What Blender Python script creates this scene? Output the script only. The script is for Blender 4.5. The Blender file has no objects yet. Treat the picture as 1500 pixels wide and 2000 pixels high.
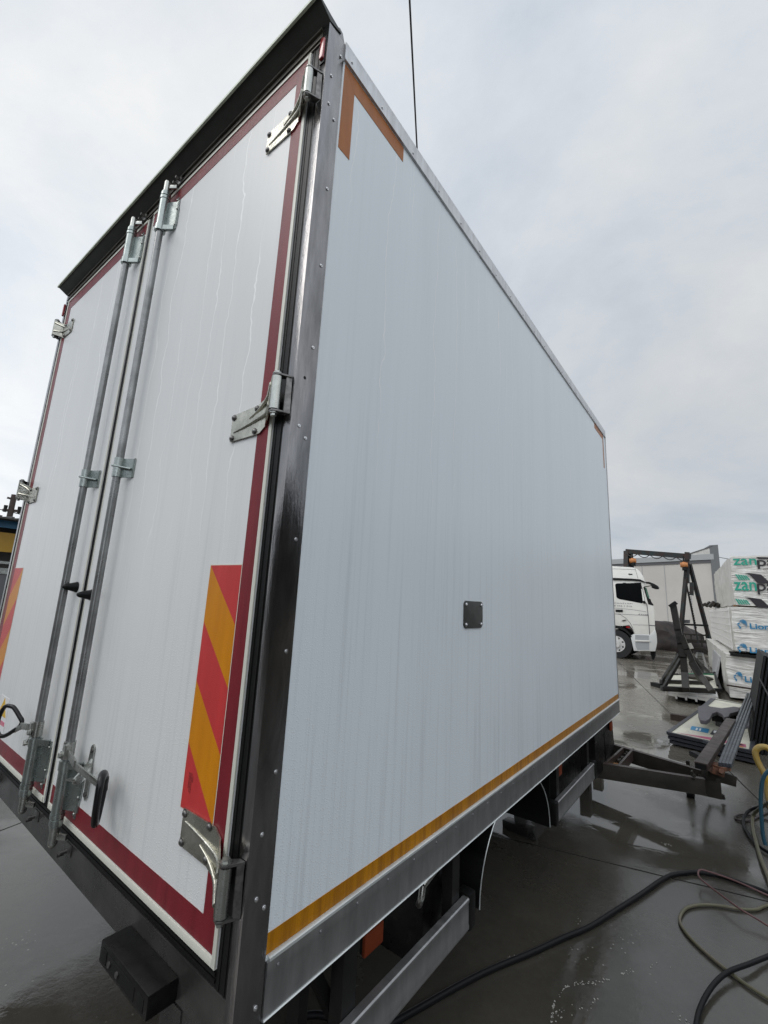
import bpy, bmesh, math, random
from mathutils import Vector, Matrix, noise
random.seed(7)
R = math.radians
S = bpy.context.scene
COL = S.collection

# ------------------------------------------------------------------ camera
CAM = Vector((0.9185, -0.7407, 1.65))
FPX = 858.7
cd = bpy.data.cameras.new('camera')
cd.sensor_fit = 'HORIZONTAL'; cd.sensor_width = 36.0; cd.lens = FPX / 1500 * 36
cd.clip_start = 0.02; cd.clip_end = 2000
cam = bpy.data.objects.new('camera', cd); COL.objects.link(cam)
cam.location = CAM; cam.rotation_euler = (1.769, -0.0495, 0.6527)
S.camera = cam
RM = cam.rotation_euler.to_matrix()

# ------------------------------------------------------------------ world
W = bpy.data.worlds.new('World'); S.world = W; W.use_nodes = True
nt = W.node_tree; nt.nodes.clear()
def wn(t, **k):
    n = nt.nodes.new(t)
    for a, b in k.items(): setattr(n, a, b)
    return n
SUN_EL, SUN_AZ = R(48), R(215)      # compass style: direction towards the sun
wo = wn('ShaderNodeOutputWorld'); bg = wn('ShaderNodeBackground'); bg.inputs[1].default_value = 0.1
sky = wn('ShaderNodeTexSky', sky_type='NISHITA', sun_disc=False)
sky.sun_elevation = SUN_EL; sky.sun_rotation = SUN_AZ
tc = wn('ShaderNodeTexCoord'); sep = wn('ShaderNodeSeparateXYZ'); nt.links.new(tc.outputs['Generated'], sep.inputs[0])
def wm(op, a, b=None, c=None, clamp=False):
    n = wn('ShaderNodeMath', operation=op); n.use_clamp = clamp
    for i, v in enumerate((a, b, c)):
        if v is None: continue
        if isinstance(v, (int, float)): n.inputs[i].default_value = v
        else: nt.links.new(v, n.inputs[i])
    return n.outputs[0]
den = wm('ADD', wm('MAXIMUM', sep.outputs[2], 0.0), 0.36)
cx_ = wm('DIVIDE', sep.outputs[0], den); cy_ = wm('DIVIDE', sep.outputs[1], den)
cmb = wn('ShaderNodeCombineXYZ'); nt.links.new(cx_, cmb.inputs[0]); nt.links.new(cy_, cmb.inputs[1])
n1 = wn('ShaderNodeTexNoise'); n1.inputs['Scale'].default_value = 1.25; n1.inputs['Detail'].default_value = 9; n1.inputs['Roughness'].default_value = 0.61; n1.inputs['Distortion'].default_value = 0.35
nt.links.new(cmb.outputs[0], n1.inputs['Vector'])
cr = wn('ShaderNodeValToRGB'); e = cr.color_ramp.elements
e[0].position = 0.33; e[0].color = (0.63, 0.695, 0.785, 1)
e[1].position = 0.66; e[1].color = (0.96, 0.97, 0.97, 1)
em = cr.color_ramp.elements.new(0.50); em.color = (0.80, 0.845, 0.895, 1)
nt.links.new(n1.outputs['Fac'], cr.inputs[0])
# direction-dependent brightness of the cloud deck
def dotd(v):
    n = wn('ShaderNodeVectorMath', operation='DOT_PRODUCT'); nt.links.new(tc.outputs['Generated'], n.inputs[0])
    n.inputs[1].default_value = Vector(v).normalized(); return n.outputs['Value']
back = wm('MAXIMUM', dotd((0.62, -0.72, 0.35)), 0.0)
left = wm('POWER', wm('MAXIMUM', dotd((-1.0, 0.30, 0.15)), 0.0), 6.0)
right = wm('POWER', wm('MAXIMUM', dotd((-0.02, 1.0, 0.12)), 0.0), 4.0)
lum = wm('ADD', wm('MULTIPLY_ADD', back, 0.72, 0.86), wm('SUBTRACT', wm('MULTIPLY', left, 0.10), wm('MULTIPLY', right, 0.22)))
sc = wn('ShaderNodeVectorMath', operation='SCALE'); nt.links.new(cr.outputs[0], sc.inputs[0])
nt.links.new(wm('MULTIPLY', lum, 11.2), sc.inputs['Scale'])
mx = wn('ShaderNodeMix', data_type='RGBA'); mx.inputs[0].default_value = 0.93
nt.links.new(sky.outputs[0], mx.inputs[6]); nt.links.new(sc.outputs[0], mx.inputs[7])
nt.links.new(mx.outputs[2], bg.inputs[0]); nt.links.new(bg.outputs[0], wo.inputs[0])

# ------------------------------------------------------------------ sun (soft, behind cloud)
sd = bpy.data.lights.new('sun', 'SUN'); sd.energy = 0.75; sd.angle = R(28); sd.color = (1.0, 0.965, 0.92)
so = bpy.data.objects.new('sun', sd); COL.objects.link(so)
sdir = Vector((math.sin(SUN_AZ) * math.cos(SUN_EL), math.cos(SUN_AZ) * math.cos(SUN_EL), math.sin(SUN_EL)))
so.rotation_euler = sdir.to_track_quat('Z', 'Y').to_euler()
S.view_settings.view_transform = 'Standard'; S.view_settings.look = 'None'
S.view_settings.exposure = 0.0; S.view_settings.gamma = 1.0; S.view_settings.use_curve_mapping = False
S.render.resolution_x = 768; S.render.resolution_y = 1024
S.cycles.max_bounces = 6

# ------------------------------------------------------------------ measuring helpers (photo measurements -> metres)
def ray(u): return RM @ Vector((u[0] - 750, 1000 - u[1], -FPX))
def at(u, x=None, y=None, z=None):
    d = ray(u)
    if x is not None: t = (x - CAM.x) / d.x
    elif y is not None: t = (y - CAM.y) / d.y
    else: t = (z - CAM.z) / d.z
    return CAM + d * t
def G(u, z=0.0): return at(u, z=z)
def onpl(u, p0, n):
    d = ray(u); return CAM + d * ((p0 - CAM).dot(n) / d.dot(n))

# ------------------------------------------------------------------ mesh builder
class MB:
    def __init__(s): s.b = bmesh.new(); s.mi = 0
    def _tag(s, faces, smooth=False):
        for f in faces: f.smooth = smooth; f.material_index = s.mi
    def box(s, x0, x1, y0, y1, z0, z1, bev=0.0):
        x0, x1 = min(x0, x1), max(x0, x1); y0, y1 = min(y0, y1), max(y0, y1); z0, z1 = min(z0, z1), max(z0, z1)
        m = Matrix.Translation(((x0+x1)/2, (y0+y1)/2, (z0+z1)/2)) @ Matrix.Diagonal((x1-x0, y1-y0, z1-z0, 1))
        return s._cube(m, bev)
    def _cube(s, m, bev):
        r = bmesh.ops.create_cube(s.b, size=1.0, matrix=m); vs = r['verts']
        fs = {f for v in vs for f in v.link_faces}; s._tag(fs)
        if bev:
            es = list({e for v in vs for e in v.link_edges})
            q = bmesh.ops.bevel(s.b, geom=es, offset=bev, segments=2, profile=0.6, affect='EDGES')
            s._tag(q['faces'])
        return s
    def beam(s, p0, p1, w, h, up=(0, 0, 1), bev=0.0):
        p0, p1 = Vector(p0), Vector(p1); d = p1 - p0; L = d.length; d.normalize()
        up = Vector(up)
        if abs(d.dot(up)) > 0.98: up = Vector((0, 1, 0))
        sx = d.cross(up).normalized(); uz = sx.cross(d).normalized()
        M = Matrix(((sx.x*w, d.x*L, uz.x*h, 0), (sx.y*w, d.y*L, uz.y*h, 0), (sx.z*w, d.z*L, uz.z*h, 0), (0, 0, 0, 1)))
        M = Matrix.Translation((p0+p1)/2) @ M
        return s._cube(M, bev)
    def cyl(s, p0, p1, r0, r1=None, n=18, cap=True):
        r1 = r0 if r1 is None else r1
        p0, p1 = Vector(p0), Vector(p1); d = (p1-p0).normalized()
        a = d.orthogonal().normalized(); b = d.cross(a)
        A = [s.b.verts.new(p0 + (a*math.cos(t) + b*math.sin(t))*r0) for t in [2*math.pi*i/n for i in range(n)]]
        B = [s.b.verts.new(p1 + (a*math.cos(t) + b*math.sin(t))*r1) for t in [2*math.pi*i/n for i in range(n)]]
        fs = [s.b.faces.new((A[i], A[(i+1) % n], B[(i+1) % n], B[i])) for i in range(n)]; s._tag(fs, True)
        if cap:
            s._tag([s.b.faces.new(A[::-1]), s.b.faces.new(B)])
        return s
    def tube(s, pts, r, n=10, smooth=6):
        P = [Vector(p) for p in pts]
        if smooth and len(P) > 2:
            Q = []
            E = [P[0]*2-P[1]] + P + [P[-1]*2-P[-2]]
            for i in range(1, len(E)-2):
                for k in range(smooth):
                    t = k/smooth; a, b, c, d = E[i-1], E[i], E[i+1], E[i+2]
                    Q.append(0.5*((2*b)+(c-a)*t+(2*a-5*b+4*c-d)*t*t+(3*b-a-3*c+d)*t**3))
            Q.append(P[-1]); P = Q
        prev = None; rings = []
        for i, p in enumerate(P):
            d = (P[min(i+1, len(P)-1)] - P[max(i-1, 0)]).normalized()
            if prev is None: a = d.orthogonal().normalized()
            else: a = (prev - d*prev.dot(d)).normalized()
            prev = a; b = d.cross(a); rr = r(i/(len(P)-1)) if callable(r) else r
            rings.append([s.b.verts.new(p + (a*math.cos(2*math.pi*k/n) + b*math.sin(2*math.pi*k/n))*rr) for k in range(n)])
        for A, B in zip(rings, rings[1:]):
            s._tag([s.b.faces.new((A[k], A[(k+1) % n], B[(k+1) % n], B[k])) for k in range(n)], True)
        s._tag([s.b.faces.new(rings[0][::-1]), s.b.faces.new(rings[-1])])
        return s
    def prism(s, pts, vec, bev=0.0):
        vec = Vector(vec)
        A = [s.b.verts.new(Vector(p)) for p in pts]
        B = [s.b.verts.new(Vector(p) + vec) for p in pts]; n = len(A)
        fs = [s.b.faces.new(A), s.b.faces.new(B[::-1])]
        fs += [s.b.faces.new((A[i], B[i], B[(i+1) % n], A[(i+1) % n])) for i in range(n)]
        s._tag(fs)
        bmesh.ops.recalc_face_normals(s.b, faces=fs)
        if bev:
            es = list({e for v in A+B for e in v.link_edges})
            q = bmesh.ops.bevel(s.b, geom=es, offset=bev, segments=2, profile=0.6, affect='EDGES'); s._tag(q['faces'])
        return s
    def poly(s, pts):
        s._tag([s.b.faces.new([s.b.verts.new(Vector(p)) for p in pts])]); return s
    def ball(s, c, r, n=12, sz=(1, 1, 1)):
        q = bmesh.ops.create_uvsphere(s.b, u_segments=n, v_segments=max(6, n//2), radius=1, matrix=Matrix.Translation(c) @ Matrix.Diagonal((r*sz[0], r*sz[1], r*sz[2], 1)))
        s._tag({f for v in q['verts'] for f in v.link_faces}, True); return s
    def hexbolt(s, c, d, r, h):
        c, d = Vector(c), Vector(d).normalized()
        s.cyl(c, c+d*h*0.25, r*1.45, n=14); s.cyl(c+d*h*0.25, c+d*h, r, n=6); return s

ORG = {}
def thing(name, label, cat, loc, group=None):
    o = bpy.data.objects.new(name, None); COL.objects.link(o); o.empty_display_size = 0.1
    o.location = loc; ORG[o] = Vector(loc); o['label'] = label; o['category'] = cat
    if group: o['group'] = group
    return o
def part(name, mb, mats, parent, label=None, recalc=True):
    if recalc: bmesh.ops.recalc_face_normals(mb.b, faces=mb.b.faces)
    org = ORG[parent]
    bmesh.ops.translate(mb.b, verts=mb.b.verts, vec=-org)
    me = bpy.data.meshes.new(name); mb.b.to_mesh(me); mb.b.free(); me.set_sharp_from_angle(angle=R(38))
    for m in (mats if isinstance(mats, (list, tuple)) else [mats]): me.materials.append(m)
    o = bpy.data.objects.new(name, me); COL.objects.link(o); o.parent = parent; ORG[o] = org
    if label: o['label'] = label
    return o
def solo(name, mb, mats, label, cat, loc, group=None, kind=None, recalc=True):
    if recalc: bmesh.ops.recalc_face_normals(mb.b, faces=mb.b.faces)
    bmesh.ops.translate(mb.b, verts=mb.b.verts, vec=-Vector(loc))
    me = bpy.data.meshes.new(name); mb.b.to_mesh(me); mb.b.free(); me.set_sharp_from_angle(angle=R(38))
    for m in (mats if isinstance(mats, (list, tuple)) else [mats]): me.materials.append(m)
    o = bpy.data.objects.new(name, me); COL.objects.link(o); o.location = loc; ORG[o] = Vector(loc)
    if label: o['label'] = label; o['category'] = cat
    if group: o['group'] = group
    if kind: o['kind'] = kind
    return o
def clone(src, parent, loc_world):
    o = src.copy(); COL.objects.link(o); o.parent = parent; o.location = Vector(loc_world) - ORG[parent]
    return o
def text_part(name, s, p0, ax, up, width, height, m, parent, bold=0.0, spacing=1.0, shear=0.0):
    cu = bpy.data.curves.new('lettering', 'FONT'); cu.body = s; cu.size = 1; cu.offset = bold; cu.space_character = spacing; cu.shear = shear
    cu.resolution_u = 4
    to = bpy.data.objects.new('lettering', cu); COL.objects.link(to)
    dg = bpy.context.evaluated_depsgraph_get(); me = bpy.data.meshes.new_from_object(to.evaluated_get(dg))
    bpy.data.objects.remove(to); bpy.data.curves.remove(cu)
    xs = [v.co.x for v in me.vertices]; ys = [v.co.y for v in me.vertices]
    x0, x1, y0, y1 = min(xs), max(xs), min(ys), max(ys)
    ax, up, p0 = Vector(ax).normalized(), Vector(up).normalized(), Vector(p0)
    for v in me.vertices:
        a = (v.co.x-x0)/(x1-x0)*width; b = (v.co.y-y0)/(y1-y0)*height
        v.co = p0 + ax*a + up*b - ORG[parent]
    me.materials.append(m); me.name = name
    o = bpy.data.objects.new(name, me); COL.objects.link(o); o.parent = parent; ORG[o] = ORG[parent]
    return o

# ------------------------------------------------------------------ materials
def mat(name, col, rough=0.5, metal=0.0, var=0.0, vscale=6.0, vstretch=(1, 1, 1), bump=0.0, bscale=30.0, bstretch=(1, 1, 1),
        rvar=0.0, coat=0.0, spec=0.5, col2=None, extra=None, emit=None, coat_rough=0.1):
    m = bpy.data.materials.new(name); m.use_nodes = True; t = m.node_tree; N = t.nodes; L = t.links
    b = N['Principled BSDF']; b.inputs['Roughness'].default_value = rough; b.inputs['Metallic'].default_value = metal
    b.inputs['Base Color'].default_value = (*col, 1); b.inputs['Specular IOR Level'].default_value = spec
    b.inputs['Coat Weight'].default_value = coat; b.inputs['Coat Roughness'].default_value = coat_rough
    geo = N.new('ShaderNodeNewGeometry')
    def nz(scale, st, detail=5, rg=0.6):
        mp = N.new('ShaderNodeMapping'); mp.inputs['Scale'].default_value = st; L.new(geo.outputs['Position'], mp.inputs[0])
        n = N.new('ShaderNodeTexNoise'); n.inputs['Scale'].default_value = scale; n.inputs['Detail'].default_value = detail; n.inputs['Roughness'].default_value = rg
        L.new(mp.outputs[0], n.inputs['Vector']); return n.outputs['Fac']
    f = None
    if var or col2:
        f = nz(vscale, vstretch)
        r = N.new('ShaderNodeValToRGB'); c2 = col2 if col2 else tuple(c*(1-var) for c in col)
        c1 = col if col2 else tuple(min(1, c*(1+var)) for c in col)
        r.color_ramp.elements[0].position = 0.35; r.color_ramp.elements[0].color = (*c2, 1)
        r.color_ramp.elements[1].position = 0.65; r.color_ramp.elements[1].color = (*c1, 1)
        L.new(f, r.inputs[0]); L.new(r.outputs[0], b.inputs['Base Color'])
    if rvar:
        f2 = nz(vscale*1.7, vstretch)
        mr = N.new('ShaderNodeMapRange'); mr.inputs[1].default_value = 0.3; mr.inputs[2].default_value = 0.7
        mr.inputs[3].default_value = max(0.02, rough-rvar); mr.inputs[4].default_value = min(1, rough+rvar)
        L.new(f2, mr.inputs[0]); L.new(mr.outputs[0], b.inputs['Roughness'])
    if bump:
        bn = N.new('ShaderNodeBump'); bn.inputs['Strength'].default_value = bump; bn.inputs['Distance'].default_value = 0.01
        L.new(nz(bscale, bstretch), bn.inputs['Height']); L.new(bn.outputs[0], b.inputs['Normal'])
    if extra: extra(m, t, b, geo)
    return m
def mth(t, op, a, b=None, c=None, clamp=False):
    n = t.nodes.new('ShaderNodeMath'); n.operation = op; n.use_clamp = clamp
    for i, v in enumerate((a, b, c)):
        if v is None: continue
        if isinstance(v, (int, float)): n.inputs[i].default_value = v
        else: t.links.new(v, n.inputs[i])
    return n.outputs[0]

def wet_panel(axis):
    """painted sandwich panel: dried drip lines, faint grime runs and beads of rain low down"""
    def ex(m, t, b, geo):
        N, L = t.nodes, t.links
        sp = N.new('ShaderNodeSeparateXYZ'); L.new(geo.outputs['Position'], sp.inputs[0])
        h, z = sp.outputs[axis], sp.outputs[2]
        def nz(scale, hs, zs, off=0.0, detail=3, rg=0.5):
            c = N.new('ShaderNodeCombineXYZ'); L.new(mth(t, 'MULTIPLY', h, hs), c.inputs[0]); L.new(mth(t, 'MULTIPLY_ADD', z, zs, off), c.inputs[1])
            n = N.new('ShaderNodeTexNoise'); n.inputs['Scale'].default_value = scale; n.inputs['Detail'].default_value = detail; n.inputs['Roughness'].default_value = rg
            L.new(c.outputs[0], n.inputs['Vector']); return n.outputs['Fac']
        # wandering thin drip lines
        warp = mth(t, 'MULTIPLY', mth(t, 'SUBTRACT', nz(1.0, 3.0, 2.2, 5.0, 4, 0.6), 0.5), 0.16)
        hw = mth(t, 'ADD', h, warp)
        vo = N.new('ShaderNodeTexVoronoi'); vo.feature = 'F1'; vo.voronoi_dimensions = '1D'; vo.inputs['Scale'].default_value = 7.5; vo.inputs['Randomness'].default_value = 1.0
        L.new(hw, vo.inputs['W'])
        line = N.new('ShaderNodeMapRange'); line.inputs[1].default_value = 0.008; line.inputs[2].default_value = 0.026; line.inputs[3].default_value = 1; line.inputs[4].default_value = 0
        L.new(vo.outputs['Distance'], line.inputs[0])
        keep = N.new('ShaderNodeMapRange'); keep.inputs[1].default_value = 0.42; keep.inputs[2].default_value = 0.52
        L.new(nz(1.0, 5.0, 0.7, 2.0, 2), keep.inputs[0])
        up = N.new('ShaderNodeMapRange'); up.inputs[1].default_value = 1.6; up.inputs[2].default_value = 2.4; L.new(z, up.inputs[0])
        drip = mth(t, 'MULTIPLY', mth(t, 'MULTIPLY', line.outputs[0], keep.outputs[0]), up.outputs[0])
        # grime runs
        gr = N.new('ShaderNodeMapRange'); gr.inputs[1].default_value = 0.50; gr.inputs[2].default_value = 0.78
        L.new(nz(1.0, 42.0, 0.75, 9.0, 6, 0.7), gr.inputs[0])
        gr2 = N.new('ShaderNodeMapRange'); gr2.inputs[1].default_value = 0.40; gr2.inputs[2].default_value = 0.75
        L.new(nz(1.0, 5.0, 0.35, 3.0, 4, 0.5), gr2.inputs[0])
        lowg = N.new('ShaderNodeMapRange'); lowg.inputs[1].default_value = 2.6; lowg.inputs[2].default_value = 1.2; lowg.inputs[3].default_value = 0.10; lowg.inputs[4].default_value = 0.42; L.new(z, lowg.inputs[0])
        g = mth(t, 'ADD', mth(t, 'MULTIPLY', gr.outputs[0], lowg.outputs[0]), mth(t, 'MULTIPLY', gr2.outputs[0], 0.07))
        mx = N.new('ShaderNodeMix'); mx.data_type = 'RGBA'; L.new(g, mx.inputs[0])
        mx.inputs[6].default_value = b.inputs['Base Color'].default_value; mx.inputs[7].default_value = (0.40, 0.44, 0.46, 1)
        m2 = N.new('ShaderNodeMix'); m2.data_type = 'RGBA'; L.new(mth(t, 'MULTIPLY', drip, 0.85 if axis == 0 else 0.5), m2.inputs[0])
        L.new(mx.outputs[2], m2.inputs[6]); m2.inputs[7].default_value = (0.98, 0.98, 0.97, 1)
        L.new(m2.outputs[2], b.inputs['Base Color'])
        # rain beads
        cb = N.new('ShaderNodeCombineXYZ'); L.new(h, cb.inputs[0]); L.new(z, cb.inputs[1])
        vb = N.new('ShaderNodeTexVoronoi'); vb.feature = 'F1'; vb.voronoi_dimensions = '2D'; vb.inputs['Scale'].default_value = 150.0
        L.new(cb.outputs[0], vb.inputs['Vector'])
        bead = N.new('ShaderNodeMapRange'); bead.inputs[1].default_value = 0.05; bead.inputs[2].default_value = 0.33; bead.inputs[3].default_value = 1; bead.inputs[4].default_value = 0
        L.new(vb.outputs['Distance'], bead.inputs[0])
        low = N.new('ShaderNodeMapRange'); low.inputs[1].default_value = 2.2; low.inputs[2].default_value = 1.2; L.new(z, low.inputs[0])
        kb = N.new('ShaderNodeMapRange'); kb.inputs[1].default_value = 0.5; kb.inputs[2].default_value = 0.6
        sc_ = N.new('ShaderNodeSeparateColor'); L.new(vb.outputs['Color'], sc_.inputs[0]); L.new(sc_.outputs[0], kb.inputs[0])
        hb = mth(t, 'MULTIPLY', mth(t, 'MULTIPLY', bead.outputs[0], low.outputs[0]), kb.outputs[0])
        wv = nz(1.0, 2.2, 1.1, 1.0, 2)
        hh = mth(t, 'ADD', mth(t, 'MULTIPLY', hb, 0.10), mth(t, 'ADD', mth(t, 'MULTIPLY', wv, 0.35), mth(t, 'MULTIPLY', drip, 0.04)))
        bn = N.new('ShaderNodeBump'); bn.inputs['Strength'].default_value = 0.55; bn.inputs['Distance'].default_value = 0.01
        L.new(hh, bn.inputs['Height']); L.new(bn.outputs[0], b.inputs['Normal'])
    return ex

M = {}
M['side'] = mat('white_panel_side', (0.775, 0.83, 0.865), 0.30, spec=0.45, extra=wet_panel(1))
M['door'] = mat('white_panel_door', (0.745, 0.75, 0.745), 0.34, spec=0.45, extra=wet_panel(0))
M['trim'] = mat('cream_edge_trim', (0.68, 0.68, 0.60), 0.4)
M['rubber'] = mat('black_rubber', (0.006, 0.006, 0.006), 0.45, spec=0.22, bump=0.15, bscale=90)
M['plastic'] = mat('black_plastic', (0.006, 0.006, 0.007), 0.3, spec=0.35, var=0.2, bump=0.1, bscale=160)
M['dirtyblack'] = mat('dirty_black_plastic', (0.004, 0.004, 0.004), 0.36, spec=0.25, col2=(0.010, 0.0095, 0.009), vscale=18, rvar=0.15)
M['chassis'] = mat('black_chassis_paint', (0.007, 0.007, 0.007), 0.5, spec=0.25, col2=(0.014, 0.013, 0.012), vscale=9)
def scratch(m, t, b, geo): pass
M['post'] = mat('bare_steel_post', (0.27, 0.262, 0.265), 0.17, 0.95, col2=(0.17, 0.166, 0.166), vscale=7, vstretch=(3, 3, 0.6), rvar=0.05, bump=0.12, bscale=45, bstretch=(3, 3, 0.4))
M['sill'] = mat('grey_steel_sill', (0.13, 0.125, 0.12), 0.3, 0.7, col2=(0.06, 0.058, 0.055), vscale=5, rvar=0.1, bump=0.08, bscale=40)
M['alu'] = mat('mill_aluminium', (0.62, 0.63, 0.64), 0.42, 0.7, col2=(0.48, 0.48, 0.49), vscale=5, vstretch=(1, 6, 1), rvar=0.1, bump=0.06, bscale=60)
M['alu_dark'] = mat('weathered_aluminium', (0.42, 0.42, 0.42), 0.38, 0.82, col2=(0.31, 0.31, 0.31), vscale=5, vstretch=(1, 4, 1), rvar=0.08)
M['alu_lip'] = mat('bright_aluminium_lip', (0.72, 0.75, 0.74), 0.28, 0.6, var=0.1)
M['galv'] = mat('galvanised_steel', (0.46, 0.47, 0.44), 0.28, 0.92, col2=(0.34, 0.35, 0.33), vscale=18, rvar=0.06, bump=0.06, bscale=70)
M['galv_wet'] = mat('wet_galvanised_plate', (0.56, 0.55, 0.48), 0.26, 0.92, col2=(0.30, 0.295, 0.25), vscale=14, rvar=0.1, bump=0.2, bscale=70)
M['cast'] = mat('green_grey_zinc_fitting', (0.38, 0.42, 0.405), 0.28, 0.85, col2=(0.29, 0.32, 0.31), vscale=16, rvar=0.06, bump=0.05, bscale=60)
M['pipe'] = mat('grey_steel_pipe', (0.30, 0.305, 0.305), 0.30, 0.6, col2=(0.18, 0.183, 0.183), vscale=9, rvar=0.06)
M['rivet'] = mat('bright_rivet', (0.62, 0.62, 0.63), 0.25, 0.9)
M['bolt'] = mat('dark_bolt', (0.16, 0.155, 0.15), 0.35, 0.8, var=0.3, vscale=60)
M['canopy_under'] = mat('dark_green_canopy_paint', (0.030, 0.034, 0.028), 0.45, var=0.25, vscale=10)
M['canopy_edge'] = mat('pale_green_canopy_edge', (0.50, 0.56, 0.44), 0.45, var=0.15)
M['header'] = mat('dull_steel_header', (0.17, 0.155, 0.13), 0.45, 0.5, col2=(0.07, 0.065, 0.055), vscale=6, vstretch=(1, 1, 5))
def tape(name, c, c2, stx=(6, 6, 0.8)):
    def ex(m, t, b, geo):
        N, L = t.nodes, t.links
        v = N.new('ShaderNodeTexVoronoi'); v.inputs['Scale'].default_value = 420; L.new(geo.outputs['Position'], v.inputs['Vector'])
        bn = N.new('ShaderNodeBump'); bn.inputs['Strength'].default_value = 0.25; bn.inputs['Distance'].default_value = 0.002
        L.new(v.outputs['Distance'], bn.inputs['Height']); L.new(bn.outputs[0], b.inputs['Normal'])
    return mat(name, c, 0.3, col2=c2, vscale=4, vstretch=stx, extra=ex, spec=0.22)
M['tape_red'] = tape('maroon_reflective_tape', (0.21, 0.018, 0.026), (0.16, 0.013, 0.020))
M['tape_amber'] = tape('amber_reflective_tape', (0.52, 0.215, 0.004), (0.30, 0.115, 0.004), (1, 11, 0.5))
M['tape_orange'] = tape('orange_brown_tape', (0.40, 0.125, 0.012), (0.34, 0.10, 0.010))
M['chev_red'] = tape('bright_red_reflective', (0.56, 0.045, 0.045), (0.50, 0.04, 0.04))
M['chev_yel'] = tape('orange_yellow_reflective', (0.62, 0.235, 0.003), (0.56, 0.20, 0.003))
M['print'] = mat('faint_dark_print', (0.12, 0.01, 0.01), 0.5)
M['vent'] = mat('dark_grey_plate', (0.042, 0.043, 0.040), 0.45, var=0.2, vscale=30)
M['lamp_red'] = mat('red_lamp_lens', (0.35, 0.012, 0.015), 0.2, coat=0.5)
M['lamp_amber'] = mat('orange_lamp_lens', (0.19, 0.038, 0.014), 0.55, spec=0.15)
M['lamp_clear'] = mat('clear_lamp_lens', (0.7, 0.7, 0.7), 0.15)
M['white_paint'] = mat('white_cab_paint', (0.78, 0.77, 0.72), 0.28, coat=0.4, var=0.03)
M['white_plastic'] = mat('white_step_plastic', (0.66, 0.67, 0.66), 0.45)
M['glass'] = mat('dark_cab_glass', (0.006, 0.007, 0.008), 0.10, spec=0.2)
M['glass_green'] = mat('green_tinted_glass', (0.10, 0.20, 0.15), 0.1)
M['tyre'] = mat('black_tyre', (0.016, 0.016, 0.017), 0.75, bump=0.3, bscale=60)
M['rim'] = mat('painted_steel_rim', (0.62, 0.61, 0.60), 0.4, var=0.1, vscale=10)
M['black'] = mat('matt_black_metal', (0.008, 0.008, 0.008), 0.55, spec=0.25)
M['dark_steel'] = mat('dark_weathered_steel', (0.020, 0.018, 0.015), 0.5, 0.0, spec=0.3, col2=(0.040, 0.035, 0.028), vscale=6, rvar=0.15, bump=0.1)
M['stand_steel'] = mat('grey_primed_steel', (0.026, 0.025, 0.022), 0.42, 0.0, spec=0.35, col2=(0.015, 0.014, 0.013), vscale=5, rvar=0.12)
M['brown_steel'] = mat('brown_mill_scale_steel', (0.055, 0.038, 0.032), 0.45, 0.0, spec=0.3, col2=(0.035, 0.025, 0.021), vscale=7, rvar=0.1)
M['bluegrey_steel'] = mat('blue_grey_steel_tube', (0.075, 0.085, 0.10), 0.4, 0.3, col2=(0.045, 0.05, 0.058), vscale=8, rvar=0.1)
M['rust'] = mat('rusty_steel', (0.20, 0.085, 0.045), 0.7, col2=(0.09, 0.045, 0.03), vscale=20, bump=0.3, bscale=60)
M['crane'] = mat('dirty_blue_green_crane_paint', (0.020, 0.034, 0.036), 0.5, spec=0.3, col2=(0.040, 0.022, 0.018), vscale=5, bump=0.15)
M['orange'] = mat('orange_hoist_paint', (0.48, 0.19, 0.06), 0.45, var=0.15)
M['wood'] = mat('raw_wood', (0.42, 0.22, 0.07), 0.7, col2=(0.26, 0.14, 0.06), vscale=9, vstretch=(1, 6, 1))
M['junk'] = mat('oily_scrap', (0.03, 0.026, 0.02), 0.5, var=0.5, vscale=30)
def wrinkle(strength, sc1):
    def ex(m, t, b, geo):
        N, L = t.nodes, t.links
        n = N.new('ShaderNodeTexNoise'); n.inputs['Scale'].default_value = sc1; n.inputs['Detail'].default_value = 4; n.inputs['Distortion'].default_value = 1.6
        mp = N.new('ShaderNodeMapping'); mp.inputs['Rotation'].default_value = (0, R(-28), 0); mp.inputs['Scale'].default_value = (0.5, 1, 2.6)
        L.new(geo.outputs['Position'], mp.inputs[0]); L.new(mp.outputs[0], n.inputs['Vector'])
        bn = N.new('ShaderNodeBump'); bn.inputs['Strength'].default_value = strength; bn.inputs['Distance'].default_value = 0.06
        L.new(n.outputs['Fac'], bn.inputs['Height']); L.new(bn.outputs[0], b.inputs['Normal'])
    return ex
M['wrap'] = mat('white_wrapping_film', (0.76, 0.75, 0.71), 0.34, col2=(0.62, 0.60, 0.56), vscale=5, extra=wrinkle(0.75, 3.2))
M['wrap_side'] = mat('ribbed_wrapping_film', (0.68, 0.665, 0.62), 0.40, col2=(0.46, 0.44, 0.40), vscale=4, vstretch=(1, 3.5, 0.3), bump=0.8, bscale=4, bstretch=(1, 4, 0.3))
M['print_green'] = mat('green_print', (0.02, 0.36, 0.25), 0.4)
M['print_black'] = mat('black_print', (0.025, 0.02, 0.025), 0.4)
M['print_blue'] = mat('blue_print', (0.03, 0.22, 0.42), 0.4)
M['print_grey'] = mat('grey_print', (0.16, 0.16, 0.17), 0.4)
M['added_hall_wall'] = mat('added_hall_dark', (0.028, 0.027, 0.026), 0.7, spec=0.1)  # near black, for the added halls that darken reflections
M['wall_post'] = mat('grey_post_paint', (0.15, 0.155, 0.16), 0.5)
M['sheet_white'] = mat('white_coated_sheet', (0.60, 0.60, 0.57), 0.35, col2=(0.48, 0.47, 0.44), vscale=6)
M['cream'] = mat('cream_panel_face', (0.66, 0.65, 0.52), 0.35, col2=(0.50, 0.49, 0.42), vscale=5, rvar=0.1)
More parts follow.
